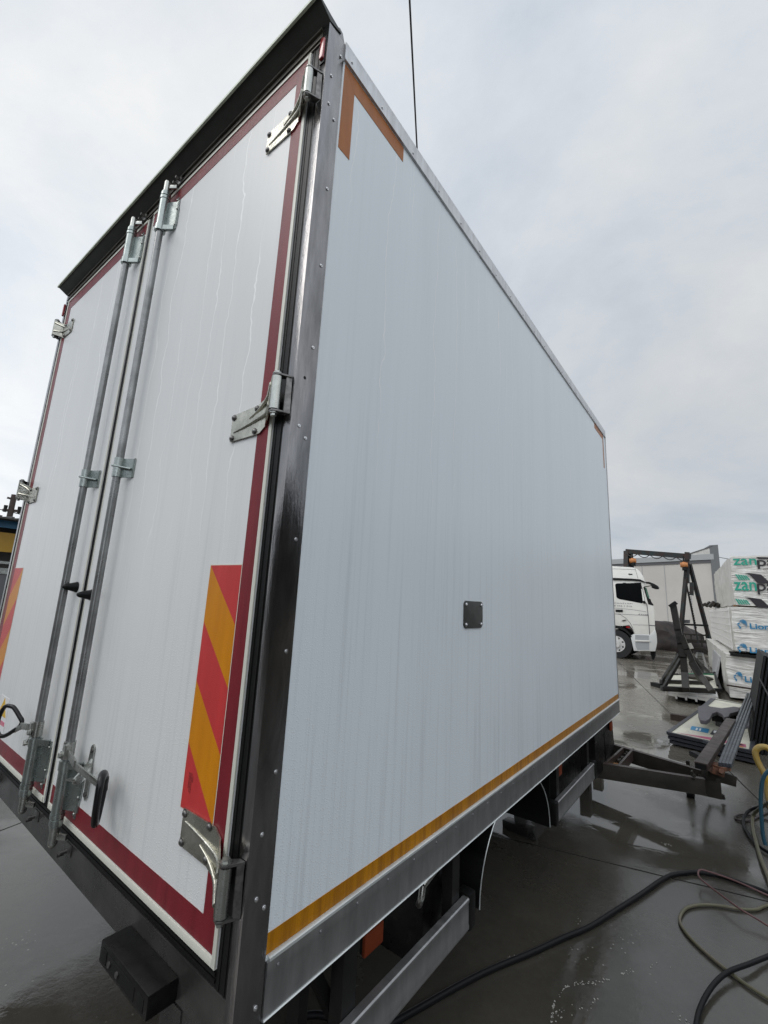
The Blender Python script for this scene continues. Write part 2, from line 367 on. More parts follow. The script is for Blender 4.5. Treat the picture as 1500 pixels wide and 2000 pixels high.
M['pink'] = mat('magenta_strip', (0.42, 0.10, 0.18), 0.4)
M['panel_frame'] = mat('dark_blue_grey_frame', (0.035, 0.037, 0.045), 0.4)
M['fender_grey'] = mat('grey_rough_plastic', (0.085, 0.080, 0.088), 0.6, var=0.1)
M['wall_panel'] = mat('beige_cladding', (0.52, 0.495, 0.46), 0.5, var=0.05, vscale=0.6)
M['wall_trim'] = mat('grey_roof_trim', (0.36, 0.37, 0.375), 0.45)
M['recess'] = mat('step_recess_shade', (0.36, 0.37, 0.38), 0.5)  # step plastic darkened to carry the shade of a recess
M['dull_rivet'] = mat('dull_rivet', (0.30, 0.30, 0.31), 0.4, 0.8)
M['net'] = mat('white_plastic_net', (0.75, 0.74, 0.72), 0.5)
M['mortar'] = mat('pale_mortar', (0.42, 0.41, 0.37), 0.8)
M['wall_dark'] = mat('dark_gutter', (0.10, 0.10, 0.105), 0.5)
M['tarp'] = mat('brown_grey_tarpaulin', (0.050, 0.038, 0.035), 0.55, spec=0.25, col2=(0.022, 0.019, 0.018), vscale=3, bump=0.6, bscale=5)
M['blue_paint'] = mat('blue_fascia_paint', (0.010, 0.105, 0.21), 0.4, var=0.1, vscale=2)
M['yellow_paint'] = mat('yellow_board_paint', (0.34, 0.19, 0.012), 0.45, var=0.05)
M['roof_dark'] = mat('dark_corrugated_roof', (0.05, 0.045, 0.04), 0.6, var=0.2, vscale=2)
M['hose_black'] = mat('black_cable_sheath', (0.006, 0.006, 0.007), 0.5, spec=0.22)
M['hose_pink'] = mat('dull_pink_cable', (0.12, 0.055, 0.055), 0.45)
M['hose_tan'] = mat('olive_tan_hose', (0.14, 0.12, 0.085), 0.5, col2=(0.10, 0.10, 0.055), vscale=4)
M['hose_yellow'] = mat('yellow_flexible_duct', (0.42, 0.26, 0.02), 0.4, col2=(0.36, 0.27, 0.12), vscale=6)
M['hose_blue'] = mat('blue_air_hose', (0.02, 0.075, 0.11), 0.4)
M['hose_brown'] = mat('dark_brown_cable', (0.035, 0.025, 0.024), 0.45)
M['blue_plastic'] = mat('blue_plastic', (0.02, 0.09, 0.35), 0.4)
M['green_tube'] = mat('green_paint', (0.02, 0.20, 0.10), 0.4)
M['sticker_white'] = mat('white_sticker', (0.75, 0.75, 0.75), 0.4)
M['sticker_yellow'] = mat('yellow_sticker', (0.70, 0.42, 0.01), 0.4)
M['sticker_pink'] = mat('pink_print', (0.65, 0.06, 0.16), 0.4)
M['wire'] = mat('black_wire', (0.015, 0.015, 0.016), 0.5)

def ground_mat():
    m = bpy.data.materials.new('wet_concrete'); m.use_nodes = True; t = m.node_tree; N, L = t.nodes, t.links
    b = N['Principled BSDF']; geo = N.new('ShaderNodeNewGeometry')
    sp = N.new('ShaderNodeSeparateXYZ'); L.new(geo.outputs['Position'], sp.inputs[0]); X, Y = sp.outputs[0], sp.outputs[1]
    def nz(scale, detail=5, rg=0.55, st=(1, 1, 1), off=(0, 0, 0), dist=0.0):
        mp = N.new('ShaderNodeMapping'); mp.inputs['Scale'].default_value = st; mp.inputs['Location'].default_value = off; L.new(geo.outputs['Position'], mp.inputs[0])
        n = N.new('ShaderNodeTexNoise'); n.inputs['Scale'].default_value = scale; n.inputs['Detail'].default_value = detail; n.inputs['Roughness'].default_value = rg; n.inputs['Distortion'].default_value = dist
        L.new(mp.outputs[0], n.inputs['Vector']); return n.outputs['Fac']
    def rng(v, a, c, lo=0.0, hi=1.0):
        q = N.new('ShaderNodeMapRange'); q.inputs[1].default_value = a; q.inputs[2].default_value = c; q.inputs[3].default_value = lo; q.inputs[4].default_value = hi; L.new(v, q.inputs[0]); return q.outputs[0]
    # slabs, sawn joints
    U = mth(t, 'ADD', mth(t, 'MULTIPLY', X, 0.963), mth(t, 'MULTIPLY', Y, 0.269))
    V = mth(t, 'ADD', mth(t, 'MULTIPLY', X, -0.269), mth(t, 'MULTIPLY', Y, 0.963))
    wob = mth(t, 'MULTIPLY', mth(t, 'SUBTRACT', nz(3.0, 6, 0.7), 0.5), 0.02)
    def joint(c, c0, period, wd):
        q = mth(t, 'ADD', mth(t, 'SUBTRACT', c, c0), wob)
        q = mth(t, 'ABSOLUTE', mth(t, 'WRAP', q, period/2, -period/2))
        return rng(q, wd*0.3, wd, 1.0, 0.0)
    j = mth(t, 'MAXIMUM', joint(V, 2.743, 5.2, 0.010), joint(U, 2.32, 5.2, 0.010))
    big = nz(0.55, 4, 0.55, off=(3.1, 1.7, 0)); med = nz(2.3, 6, 0.6); fine = nz(26, 5, 0.65)
    c = N.new('ShaderNodeValToRGB'); e = c.color_ramp.elements
    e[0].position = 0.30; e[0].color = (0.025, 0.023, 0.0185, 1); e[1].position = 0.68; e[1].color = (0.084, 0.077, 0.064, 1)
    L.new(mth(t, 'ADD', mth(t, 'MULTIPLY', big, 0.55), mth(t, 'ADD', mth(t, 'MULTIPLY', med, 0.3), mth(t, 'MULTIPLY', fine, 0.15))), c.inputs[0])
    # paler, drier concrete towards the far side of the yard
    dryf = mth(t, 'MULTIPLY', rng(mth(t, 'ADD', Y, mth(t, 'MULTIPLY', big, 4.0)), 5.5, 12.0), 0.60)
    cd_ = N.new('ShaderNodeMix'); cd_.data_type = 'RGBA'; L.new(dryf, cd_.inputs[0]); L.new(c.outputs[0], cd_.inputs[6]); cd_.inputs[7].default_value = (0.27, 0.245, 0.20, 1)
    # pale mortar splashes
    vo = N.new('ShaderNodeTexVoronoi'); vo.inputs['Scale'].default_value = 30; L.new(geo.outputs['Position'], vo.inputs['Vector'])
    spk = mth(t, 'MULTIPLY', rng(vo.outputs['Distance'], 0.06, 0.16, 1, 0), rng(nz(1.6, 3, 0.5, off=(7, 2, 0)), 0.60, 0.68))
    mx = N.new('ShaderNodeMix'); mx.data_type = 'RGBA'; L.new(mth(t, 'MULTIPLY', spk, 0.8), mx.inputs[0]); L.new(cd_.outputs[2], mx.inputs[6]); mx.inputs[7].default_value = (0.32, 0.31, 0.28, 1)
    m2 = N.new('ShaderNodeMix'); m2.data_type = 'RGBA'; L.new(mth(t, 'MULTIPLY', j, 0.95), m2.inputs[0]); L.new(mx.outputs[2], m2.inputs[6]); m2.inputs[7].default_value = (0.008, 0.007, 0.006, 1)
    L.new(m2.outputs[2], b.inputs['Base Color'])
    pud = rng(mth(t, 'ADD', mth(t, 'MULTIPLY', big, 0.8), mth(t, 'MULTIPLY', med, 0.2)), 0.47, 0.53)
    rr = mth(t, 'ADD', rng(pud, 0, 1, 0.26, 0.03), mth(t, 'MULTIPLY', mth(t, 'SUBTRACT', med, 0.5), 0.16))
    L.new(mth(t, 'MAXIMUM', mth(t, 'MULTIPLY_ADD', j, 0.6, rr), 0.03), b.inputs['Roughness'])
    L.new(mth(t, 'MULTIPLY_ADD', j, -0.7, 0.75), b.inputs['Specular IOR Level'])
    dry = mth(t, 'SUBTRACT', 1.0, pud)
    hgt = mth(t, 'SUBTRACT', mth(t, 'MULTIPLY', mth(t, 'ADD', mth(t, 'MULTIPLY', med, 0.5), mth(t, 'MULTIPLY', fine, 0.28)), mth(t, 'MULTIPLY_ADD', dry, 0.9, 0.06)), 0.0)
    bn = N.new('ShaderNodeBump'); bn.inputs['Strength'].default_value = 0.22; bn.inputs['Distance'].default_value = 0.02
    L.new(hgt, bn.inputs['Height']); L.new(bn.outputs[0], b.inputs['Normal'])
    return m
M['ground'] = ground_mat()

# ------------------------------------------------------------------ ground
g = MB()
g.poly([(-600, -300, 0), (600, -300, 0), (600, 900, 0), (-600, 900, 0)])
solo('ground', g, M['ground'], None, None, (0, 0, 0), kind='structure')

# ================================================================== THE TRUCK BODY
B = thing('truck_box_body', 'large white box truck body with closed rear doors and a dark steel corner post', 'truck body', (-1.25, 2.15, 0))
XL, XR, YF, ZT = -2.495, 0.0, 4.30, 3.59
m = MB(); m.box(-0.05, 0.0, 0.073, YF-0.004, 0.815, 3.56); part('side_panel', m, M['side'], B)
m = MB(); m.box(XL, XL+0.05, 0.05, YF-0.004, 0.815, 3.56); part('side_panel', m, M['side'], B)
m = MB(); m.box(XL+0.05, -0.05, YF-0.05, YF-0.004, 0.815, 3.56); part('front_panel', m, M['side'], B)
m = MB(); m.box(XL+0.01, -0.01, 0.02, YF-0.02, 3.56, ZT-0.003); part('roof_panel', m, M['side'], B)
m = MB(); m.box(XL+0.05, -0.05, 0.06, YF-0.05, 0.72, 0.80); part('floor', m, M['chassis'], B)
# front corner edging
m = MB(); m.box(-0.035, 0.004, YF-0.004, YF+0.006, 0.70, ZT); m.box(0.0, 0.004, YF-0.012, YF-0.004, 0.822, 3.505); part('front_edging', m, M['alu_dark'], B)
# rails
def prof_y(mb, poly, y0, y1): mb.prism([(x, y0, z) for x, z in poly], (0, y1-y0, 0))
m = MB(); prof_y(m, [(-0.03, ZT), (0.004, ZT), (0.006, ZT-0.004), (0.006, 3.516), (0.009, 3.513), (0.009, 3.507), (0.0, 3.505), (-0.03, 3.505)], 0.075, YF-0.004)
top_rail = part('top_rail', m, M['alu'], B)
m = MB(); prof_y(m, [(-0.03, 0.812), (0.005, 0.812), (0.0065, 0.786), (0.0045, 0.782), (0.0045, 0.712), (0.004, 0.702), (-0.03, 0.702)], 0.078, YF-0.004)
bot_rail = part('bottom_rail', m, M['alu_dark'], B)
m = MB(); prof_y(m, [(-0.03, 0.8125), (0.0055, 0.8125), (0.011, 0.817), (0.010, 0.823), (0.003, 0.8265), (-0.03, 0.8265)], 0.079, YF-0.004); part('lip', m, M['alu_lip'], bot_rail)
m = MB(); prof_y(m, [(-0.031, 0.7015), (0.006, 0.7015), (0.008, 0.699), (0.006, 0.6965), (-0.031, 0.6965)], 0.079, YF-0.004); part('bead', m, M['alu_lip'], bot_rail)
for nm, xa in (('top_rail', ZT-0.085), ('bottom_rail', 0.702)):
    m = MB(); m.box(XL-0.006, XL+0.02, 0.078, YF-0.004, xa, xa+(0.085 if nm == 'top_rail' else 0.12)); part(nm, m, M['alu'], B)
# corner posts
m = MB(); m.box(-0.030, 0.0025, -0.004, 0.0735, 0.40, 3.575, bev=0.0015)
m.prism([(0.0005, 0.0, 3.575), (0.0005, 0.045, 3.615), (0.0005, 0.060, 3.610), (0.0005, 0.0735, 3.575)], (-0.02, 0, 0))
post = part('corner_post', m, M['post'], B)
m = MB(); m.box(XL-0.0025, XL+0.030, -0.004, 0.0735, 0.40, 3.575, bev=0.0015); post2 = part('corner_post', m, M['post'], B)
# rivets (shared mesh)
def rivet_proto(parent, c, axis, r=0.0062):
    m = MB(); d = Vector(axis)
    m.cyl((0, 0, 0), d*0.0022, r, r*0.75, n=12); m.cyl(d*0.0022, d*0.0034, r*0.42, r*0.34, n=8)
    me = bpy.data.meshes.new('rivet'); m.b.to_mesh(me); m.b.free(); me.materials.append(M['rivet'])
    o = bpy.data.objects.new('rivet', me); COL.objects.link(o); o.parent = parent; o.location = Vector(c) - ORG[parent]; return o
rz = [(0.058, 3.50), (0.024, 3.373), (0.024, 3.256), (0.052, 3.219), (0.050, 2.94), (0.053, 2.657), (0.050, 2.375), (0.025, 2.119), (0.052, 2.091), (0.051, 1.80), (0.052, 1.508), (0.053, 1.223), (0.028, 1.094), (0.029, 0.961), (0.054, 0.934), (0.055, 0.738)]
rp = rivet_proto(post, (0.0025, rz[0][0], rz[0][1]), (1, 0, 0))
for y, z in rz[1:]: clone(rp, post, (0.0025, y, z))
y = 0.288; rt = rivet_proto(top_rail, (0.006, 0.11, 3.535), (1, 0, 0))
while y < YF-0.1: clone(rt, top_rail, (0.006, y, 3.532)); y += 0.217
y = 0.25; rb = rivet_proto(bot_rail, (0.0058, 0.11, 0.795), (1, 0, 0), 0.0050); rb.data.materials[0] = M['dull_rivet']
while y < YF-0.1: clone(rb, bot_rail, (0.0058, y, 0.795)); y += 0.147
# small burr hole in the post
m = MB(); m.cyl((0.0026, 0.030, 2.268), (0.0030, 0.030, 2.268), 0.005, n=12); part('drilled_hole', m, M['black'], post)
# tape on the side
def flat_x(mb, y0, y1, z0, z1, x=0.0, t=0.0012): mb.box(x, x+t, y0, y1, z0, z1)
m = MB(); flat_x(m, 0.074, YF-0.02, 0.828, 0.872); part('marking_tape', m, M['tape_amber'], B, 'amber tape along the bottom of the side')
m = MB(); m.prism([(0.0, 0.083, 3.500), (0.0, 0.139, 3.430), (0.0, 0.139, 3.141), (0.0, 0.083, 3.141)], (0.0012, 0, 0))
m.prism([(0.0, 0.084, 3.5004), (0.0, 0.444, 3.5004), (0.0, 0.444, 3.430), (0.0, 0.1395, 3.430)], (0.0012, 0, 0))
part('marking_tape', m, M['tape_orange'], B, 'orange tape corner at the rear of the side')
m = MB(); flat_x(m, 3.80, 4.20, 3.450, 3.5015); flat_x(m, 4.155, 4.20, 3.135, 3.450); part('marking_tape', m, M['tape_orange'], B, 'small orange tape corner at the front of the side')
# vent plate
m = MB(); pts = []
for (cy, cz, a0) in ((1.200, 1.648, 0), (1.052, 1.648, 90), (1.052, 1.566, 180), (1.200, 1.566, 270)):
    for q in range(5): a = R(a0 + q*22.5); pts.append((0.0, cy + 0.018*math.cos(a), cz + 0.018*math.sin(a)))
m.prism(pts, (0.006, 0, 0), bev=0.0012); vent = part('cover_plate', m, M['vent'], B, 'small dark plate fixed to the side by four screws')
for k, (yy, zz) in enumerate(((1.050, 1.650), (1.202, 1.650), (1.050, 1.564), (1.202, 1.564))):
    q = rivet_proto(vent, (0.006, yy, zz), (1, 0, 0), 0.009)
    q.scale = (2.2, 1, 1)

# rear frame
m = MB(); m.box(XL+0.031, -0.0305, -0.002, 0.05, 3.512, 3.578); hd = part('header', m, M['header'], B)
m = MB()
m.box(XL+0.031, -0.0305, -0.010, -0.0025, 3.566, 3.576); m.box(XL+0.031, -0.0305, -0.008, -0.0025, 3.530, 3.536); m.box(XL+0.031, -0.0305, -0.006, -0.0025, 3.513, 3.518)
part('rib', m, M['header'], hd)
m = MB(); m.box(XL+0.031, -0.0305, 0.0, 0.05, 0.668, 0.768); m.box(XL+0.031, -0.0305, -0.003, 0.0, 0.7645, 0.768); m.box(-0.29, -0.0305, 0.004, 0.03, 0.40, 0.6675); m.box(-0.29, -0.20, 0.001, 0.004, 0.45, 0.66)
part('rear_sill', m, M['sill'], B)
# canopy lip
m = MB(); x0, x1 = XL-0.003, 0.004
A_ = [(-0.001, 3.580), (-0.058, 3.612), (-0.062, 3.620), (-0.001, 3.606), (0.05, 3.598), (0.05, 3.592)]
m.prism([(x0, y, z) for y, z in A_], (x1-x0, 0, 0)); cn = part('rear_canopy', m, M['canopy_under'], B)
m = MB(); m.prism([(x0-0.001, -0.0585, 3.6090), (x0-0.001, -0.0665, 3.6105), (x0-0.001, -0.0660, 3.6235), (x0-0.001, -0.0590, 3.6235)], (x1-x0+0.002, 0, 0)); part('rim', m, M['canopy_edge'], cn)

# doors -------------------------------------------------------------
XM = -2.495
def mir(s, x): return x if s > 0 else XM - x
ZD0, ZD1 = 0.805, 3.507
for s in (1, -1):
    xo, xi = -0.0765, (-1.2345 if s > 0 else -1.220)
    X = lambda x: mir(s, x)
    m = MB(); m.box(X(xo), X(xi), -0.004, 0.045, ZD0, ZD1); door = part('door', m, M['door'], B, 'right rear door' if s > 0 else 'left rear door')
    # cream edging
    m = MB(); w = 0.0135
    m.box(X(xo), X(xo-w), -0.0085, -0.0042, ZD0, ZD1, bev=0.0008); m.box(X(xo-w-.0004), X(xi+w+.0004), -0.0085, -0.0042, ZD0, ZD0+0.0185, bev=0.0008)
    m.box(X(xo-w-.0004), X(xi+w+.0004), -0.0085, -0.0042, ZD1-0.012, ZD1, bev=0.0008); m.box(X(xi), X(xi+w), -0.0052, -0.0042, ZD0, ZD1)
    part('edging', m, M['trim'], door)
    # maroon tape
    m = MB(); a, b_ = -0.0915, -0.1455; zb0, zb1 = ZD0+0.021, 3.4945; xin = xi + (0.02 if s > 0 else 0.02)
    def fy(pts, y=-0.0042, t=-0.0011): m.prism([(X(px), y, pz) for px, pz in pts], (0, t, 0))
    fy([(a, zb0), (a, zb1), (b_, zb1-0.066), (b_, zb0+0.061)])
    fy([(a-.0002, zb0), (b_-.0002, zb0+0.061), (xin, zb0+0.061), (xin, zb0)])
    fy([(a-.0002, zb1), (b_-.0002, zb1-0.066), (xin, zb1-0.066), (xin, zb1)])
    part('marking_tape', m, M['tape_red'], door)
    # chevron board
    xc0, xc1, zt, hgt = -0.3035, -0.1485, 1.727, 0.652; wd = xc1-xc0; st = hgt/4
    m = MB(); m.mi = 0
    m.prism([(X(xc0-.003), -0.0042, zt+.003), (X(xc1+.003), -0.0042, zt+.003), (X(xc1+.003), -0.0042, zt-hgt-.003), (X(xc0-.003), -0.0042, zt-hgt-.003)], (0, -0.0008, 0))
    y_ = -0.0050; zbm = zt-hgt
    def cz(k, x): return zt - k*st - (x-xc0)*(st/wd)
    def clip(k0, k1):
        pts = [(xc0, cz(k0, xc0)), (xc1, cz(k0, xc1)), (xc1, cz(k1, xc1)), (xc0, cz(k1, xc0))]
        out = []
        for (xa, za), (xb, zb) in zip(pts, pts[1:]+pts[:1]):   # clip to zt and zbm
            out.append((xa, za))
        pts = out
        for lim, keep in ((zt, lambda z: z <= zt+1e-6), (zbm, lambda z: z >= zbm-1e-6)):
            res = []
            for (xa, za), (xb, zb) in zip(pts, pts[1:]+pts[:1]):
                ia, ib = keep(za), keep(zb)
                if ia: res.append((xa, za))
                if ia != ib:
                    tt = (lim-za)/(zb-za); res.append((xa+(xb-xa)*tt, lim))
            pts = res
        return pts
    for k in range(-1, 4):
        pts = clip(k, k+1); o2 = []
        for p in pts:
            if not o2 or (abs(p[0]-o2[-1][0])+abs(p[1]-o2[-1][1])) > 1e-4: o2.append(p)
        if len(o2) > 2 and (abs(o2[0][0]-o2[-1][0])+abs(o2[0][1]-o2[-1][1])) < 1e-4: o2.pop()
        if len(o2) < 3: continue
        m.mi = 2 if k % 2 == 0 else 1
        m.prism([(X(px), y_, pz) for px, pz in o2], (0, -0.0006, 0))
    cb = part('chevron_board', m, [M['trim'], M['chev_red'], M['chev_yel']], door)
    if s > 0:
        m = MB(); random.seed(3)
        for k, (xx, za, zb) in enumerate(((-0.278, 1.128, 1.166), (-0.272, 1.120, 1.166), (-0.266, 1.118, 1.166), (-0.260, 1.146, 1.160))):
            z = za
            while z < zb:
                d = random.uniform(0.002, 0.006); m.box(xx-0.0016, xx+0.0016, -0.0059, -0.0057, z, min(z+d, zb)); z += d+0.0014
        part('small_print', m, M['print'], cb)
# seals
m = MB()
for (xa, xb, za, zb) in ((-0.0755, -0.031, 0.768, 3.511), (XM+0.031, XM+0.0755, 0.768, 3.511), (-1.2735, -1.2355, ZD0-0.0005, ZD1)):
    m.box(xa, xb, -0.001, 0.03, za, zb)
    w = (xb-xa)
    for f in (0.25, 0.75): m.box(xa+w*f-0.003, xa+w*f+0.003, -0.0028, -0.0012, za+.001, zb-.001, bev=0.001)
m.box(XM+0.076, -0.076, -0.001, 0.03, 0.769, 0.8045); m.box(XM+0.077, -0.077, -0.0045, -0.0012, 0.777, 0.785, bev=0.001); m.box(XM+0.077, -0.077, -0.0045, -0.0012, 0.790, 0.798, bev=0.001)
m.box(XM+0.076, -0.076, -0.001, 0.03, 3.5075, 3.5115)
part('door_seal', m, M['rubber'], B)
# bright narrow closing strip beside the gap
m = MB(); m.box(-1.2325, -1.2290, -0.0056, -0.0053, ZD0, ZD1-0.003); part('closing_strip', m, M['rubber'], B)

# hinges -------------------------------------------------------------
def hinge(s, zc, f):
    X = lambda x: mir(s, x)
    y0 = -0.0065; xb = -0.036; yb = -0.036
    m = MB()
    t = -0.004
    out = [(-0.278, zc-f*0.044), (-0.278, zc+f*0.044), (-0.150, zc+f*0.048), (-0.104, zc+f*0.066), (-0.104, zc-f*0.026), (-0.130, zc-f*0.044)]
    m.prism([(X(a), y0, b) for a, b in out], (0, t, 0))
    # neck sweeping out to the knuckle
    m.prism([(X(-0.105), y0-0.001, zc-f*0.026), (X(-0.105), y0-0.001, zc+f*0.066), (X(xb-0.006), yb-0.010, zc+f*0.094), (X(xb-0.006), yb-0.010, zc-f*0.002)], (0, -0.0045, 0))
    hl = part('hinge', m, M['galv_wet'], B)
    # pressed ribs
    m = MB()
    m.tube([(X(-0.262), y0-0.0035, zc-f*0.016), (X(-0.20), y0-0.0045, zc-f*0.008), (X(-0.13), y0-0.006, zc+f*0.004), (X(-0.085), -0.020, zc+f*0.012), (X(-0.048), -0.043, zc+f*0.018)], lambda q: 0.003+0.0050*q, n=12)
    m.tube([(X(-0.185), y0-0.0035, zc+f*0.014), (X(-0.14), y0-0.0045, zc+f*0.032), (X(-0.09), -0.021, zc+f*0.055), (X(-0.048), -0.043, zc+f*0.076)], lambda q: 0.003+0.0045*q, n=12)
    part('rib', m, M['galv_wet'], hl)
    m = MB(); zb = zc+f*0.047
    m.cyl((X(xb), yb, zb-0.049), (X(xb), yb, zb+0.049), 0.0145, n=24); part('knuckle', m, M['galv'], hl)
    m = MB()
    for e_ in (-1, 1):
        zz = zb+e_*0.0545
        m.prism([(X(xb-0.013), yb+0.004, zz-0.003), (X(xb-0.009), yb-0.011, zz-0.003), (X(xb+0.006), yb-0.014, zz-0.003), (X(xb+0.014), yb-0.004, zz-0.003), (X(-0.006), -0.005, zz-0.003), (X(-0.026), -0.005, zz-0.003)], (0, 0, 0.006), bev=0.001)
    m.prism([(X(-0.008), -0.005, zb-0.056), (X(-0.013), -0.005, zb-0.056), (X(-0.018), -0.020, zb-0.050), (X(-0.018), -0.020, zb+0.050), (X(-0.013), -0.005, zb+0.056), (X(-0.008), -0.005, zb+0.056)], (0.003, 0, 0))
    part('bracket', m, M['bolt'], hl)
    m = MB(); m.hexbolt((X(xb), yb, zb+0.0577), (0, 0, 1), 0.0095, 0.008); m.hexbolt((X(xb), yb, zb-0.0577), (0, 0, -1), 0.008, 0.010); m.cyl((X(xb), yb, zb-0.058), (X(xb), yb, zb+0.058), 0.006, n=10); part('hinge_pin', m, M['galv'], hl)
    for (a, b) in ((-0.268, zc-0.034), (-0.268, zc+0.034), (-0.152, zc-0.034), (-0.152, zc+0.038)):
        m = MB(); m.cyl((X(a), y0-0.004, b), (X(a), y0-0.0055, b), 0.0105, n=16); m.ball((X(a), y0-0.0055, b), 0.0085, 12, (1, 0.75, 1)); part('bolt', m, M['bolt'], hl)
hinge(1, 3.256, 1); hinge(1, 2.155, 1); hinge(1, 1.037, -1)
hinge(-1, 3.256, 1); hinge(-1, 2.155, 1); hinge(-1, 1.037, -1)

# lock rods ------------------------------------------------------------
YR = -0.042
for s, xr in ((1, -1.018), (-1, -1.372)):
    m = MB(); m.cyl((xr, YR, 0.84), (xr, YR, 3.46), 0.0150, n=28)
    rod = part('lock_rod', m, M['pipe'], B, 'right lock rod' if s > 0 else 'left lock rod')
    # upper and lower bearing brackets
    for zc, f in ((3.345, 1), (0.945, -1)):
        m = MB()
        m.cyl((xr, YR, zc-f*0.075), (xr, YR, zc+f*0.085), 0.0205, n=26)
        m.cyl((xr, YR, zc-f*0.084), (xr, YR, zc-f*0.055), 0.0232, n=26)
        m.cyl((xr, YR, zc+f*0.086), (xr, YR, zc+f*0.100), 0.0228, n=26); m.cyl((xr, YR, zc+f*0.106), (xr, YR, zc+f*0.122), 0.0215, n=26); m.cyl((xr, YR, zc+f*0.085), (xr, YR, zc+f*0.13), 0.0185, n=26)
        # plate sweeping from sleeve to the door
        m.prism([(xr+0.012, YR+0.010, zc-f*0.078), (xr+0.012, YR+0.016, zc-f*0.078), (xr+0.052, -0.0055, zc-f*0.078), (xr+0.074, -0.0055, zc-f*0.078), (xr+0.074, -0.0095, zc-f*0.078), (xr+0.054, -0.0095, zc-f*0.078)], (0, 0, f*0.155))
        m.prism([(xr+0.050, -0.0055, zc-f*0.082), (xr+0.080, -0.0055, zc-f*0.060), (xr+0.080, -0.0055, zc+f*0.030), (xr+0.062, -0.0055, zc+f*0.058), (xr+0.062, -0.0055, zc+f*0.100), (xr+0.045, -0.0055, zc+f*0.100)], (0, -0.003, 0))
        m.beam((xr+0.005, YR-0.010, zc-f*0.070), (xr+0.062, -0.012, zc-f*0.070), 0.006, 0.022)
        bk = part('bearing_bracket', m, M['cast'], rod) if False else part('bearing_bracket', m, M['cast'], B)
        for (bx, bz) in ((xr+0.067, zc-f*0.055), (xr+0.066, zc+f*0.030), (xr+0.053, zc+f*0.085)):
            m = MB(); m.ball((bx, -0.0105, bz), 0.0055, 10, (1, .8, 1)); part('bolt', m, M['galv'], bk)
        # cam end and keeper
        m = MB(); ze = zc+f*0.13
        m.cyl((xr, YR, ze), (xr, YR, ze+f*0.050), 0.0150, n=22); m.ball((xr, YR, ze+f*0.052), 0.0150, 14)
        m.cyl((xr-0.032, YR+0.004, ze+f*0.020), (xr+0.004, YR+0.004, ze+f*0.020), 0.0085, 0.007, n=14); m.ball((xr-0.033, YR+0.004, ze+f*0.020), 0.0105, 12)
        m.beam((xr, YR, ze+f*0.030), (xr+0.040, -0.016, ze+f*0.030), 0.011, 0.018, bev=0.002)
        part('cam', m, M['galv'], bk)
        m = MB(); zz = 3.540 if f > 0 else 0.742
        m.box(xr+0.012, xr+0.062, -0.0135 if f > 0 else -0.004, -0.0025 if f > 0 else 0.0, zz-0.018, zz+0.018, bev=0.002)
        m.cyl((xr+0.028, -0.012, zz-0.012), (xr+0.028, -0.034, zz-0.012), 0.006, n=12); m.cyl((xr+0.050, -0.012, zz+0.004), (xr+0.050, -0.034, zz+0.004), 0.008, 0.006, n=12)
        part('keeper', m, M['bolt'], B)
    # middle guide
    zg = 2.128
    m = MB(); m.cyl((xr, YR, zg-0.040), (xr, YR, zg+0.040), 0.0190, n=26)
    m.prism([(xr+0.010, YR+0.008, zg-0.040), (xr+0.010, YR+0.016, zg-0.040), (xr+0.045, -0.0055, zg-0.040), (xr+0.066, -0.0055, zg-0.040), (xr+0.066, -0.0095, zg-0.040), (xr+0.050, -0.0095, zg-0.040)], (0, 0, 0.080))
    m.tube([(xr-0.018, YR+0.004, zg+0.004), (xr-0.012, YR-0.017, zg+0.006), (xr+0.006, YR-0.018, zg+0.004), (xr+0.048, -0.014, zg-0.004)], 0.0045, n=8)
    gd = part('guide_bracket', m, M['cast'], B)
    # handle hub
    m = MB(); m.cyl((xr, YR, 1.035), (xr, YR, 1.092), 0.0195, n=26); m.box(xr+0.004, xr+0.030, YR-0.022, YR-0.004, 1.040, 1.088, bev=0.003) if s > 0 else m.box(xr-0.030, xr-0.004, YR-0.022, YR-0.004, 1.040, 1.088, bev=0.003)
    m.hexbolt((xr+s*0.006, YR-0.022, 1.052), (0, -1, 0), 0.009, 0.010)
    hub = part('handle_hub', m, M['galv'], B)
    m = MB()
    xk = xr + s*0.125
    m.beam((xr+s*0.02, YR-0.010, 1.064), (xk+s*0.01, YR-0.022, 1.052), 0.007, 0.026, bev=0.002)
    part('handle_arm', m, M['galv'], hub)
    # catch plate screwed to the door
    m = MB()
    zo = -0.052
    m.prism([(xk-s*0.030, -0.0055, 1.100+zo), (xk-s*0.024, -0.0055, 1.142+zo), (xk-s*0.010, -0.0055, 1.152+zo), (xk+s*0.004, -0.0055, 1.142+zo), (xk+s*0.006, -0.0055, 1.060+zo), (xk+s*0.006, -0.0055, 0.985+zo), (xk-s*0.008, -0.0055, 0.972+zo), (xk-s*0.022, -0.0055, 0.985+zo), (xk-s*0.022, -0.0055, 1.04+zo)], (0, -0.004, 0))
    m.prism([(xk-s*0.006, -0.010, 1.110+zo), (xk-s*0.022, -0.040, 1.062+zo), (xk-s*0.028, -0.050, 1.045+zo), (xk-s*0.028, -0.050, 1.030+zo), (xk-s*0.008, -0.036, 1.035+zo), (xk+s*0.002, -0.010, 1.060+zo)], (0.012, 0, 0), bev=0.0015)
    m.beam((xk-s*0.052, -0.052, 1.040+zo), (xk-s*0.010, -0.040, 1.046+zo), 0.020, 0.007, bev=0.002)
    ct = part('handle_catch', m, M['galv'], B)
    m = MB(); m.cyl((xk-s*0.008, -0.0097, 1.132+zo), (xk-s*0.008, -0.014, 1.132+zo), 0.0075, n=16); m.cyl((xk-s*0.008, -0.0097, 0.992+zo), (xk-s*0.008, -0.014, 0.992+zo), 0.0075, n=16); part('bolt', m, M['bolt'], ct)
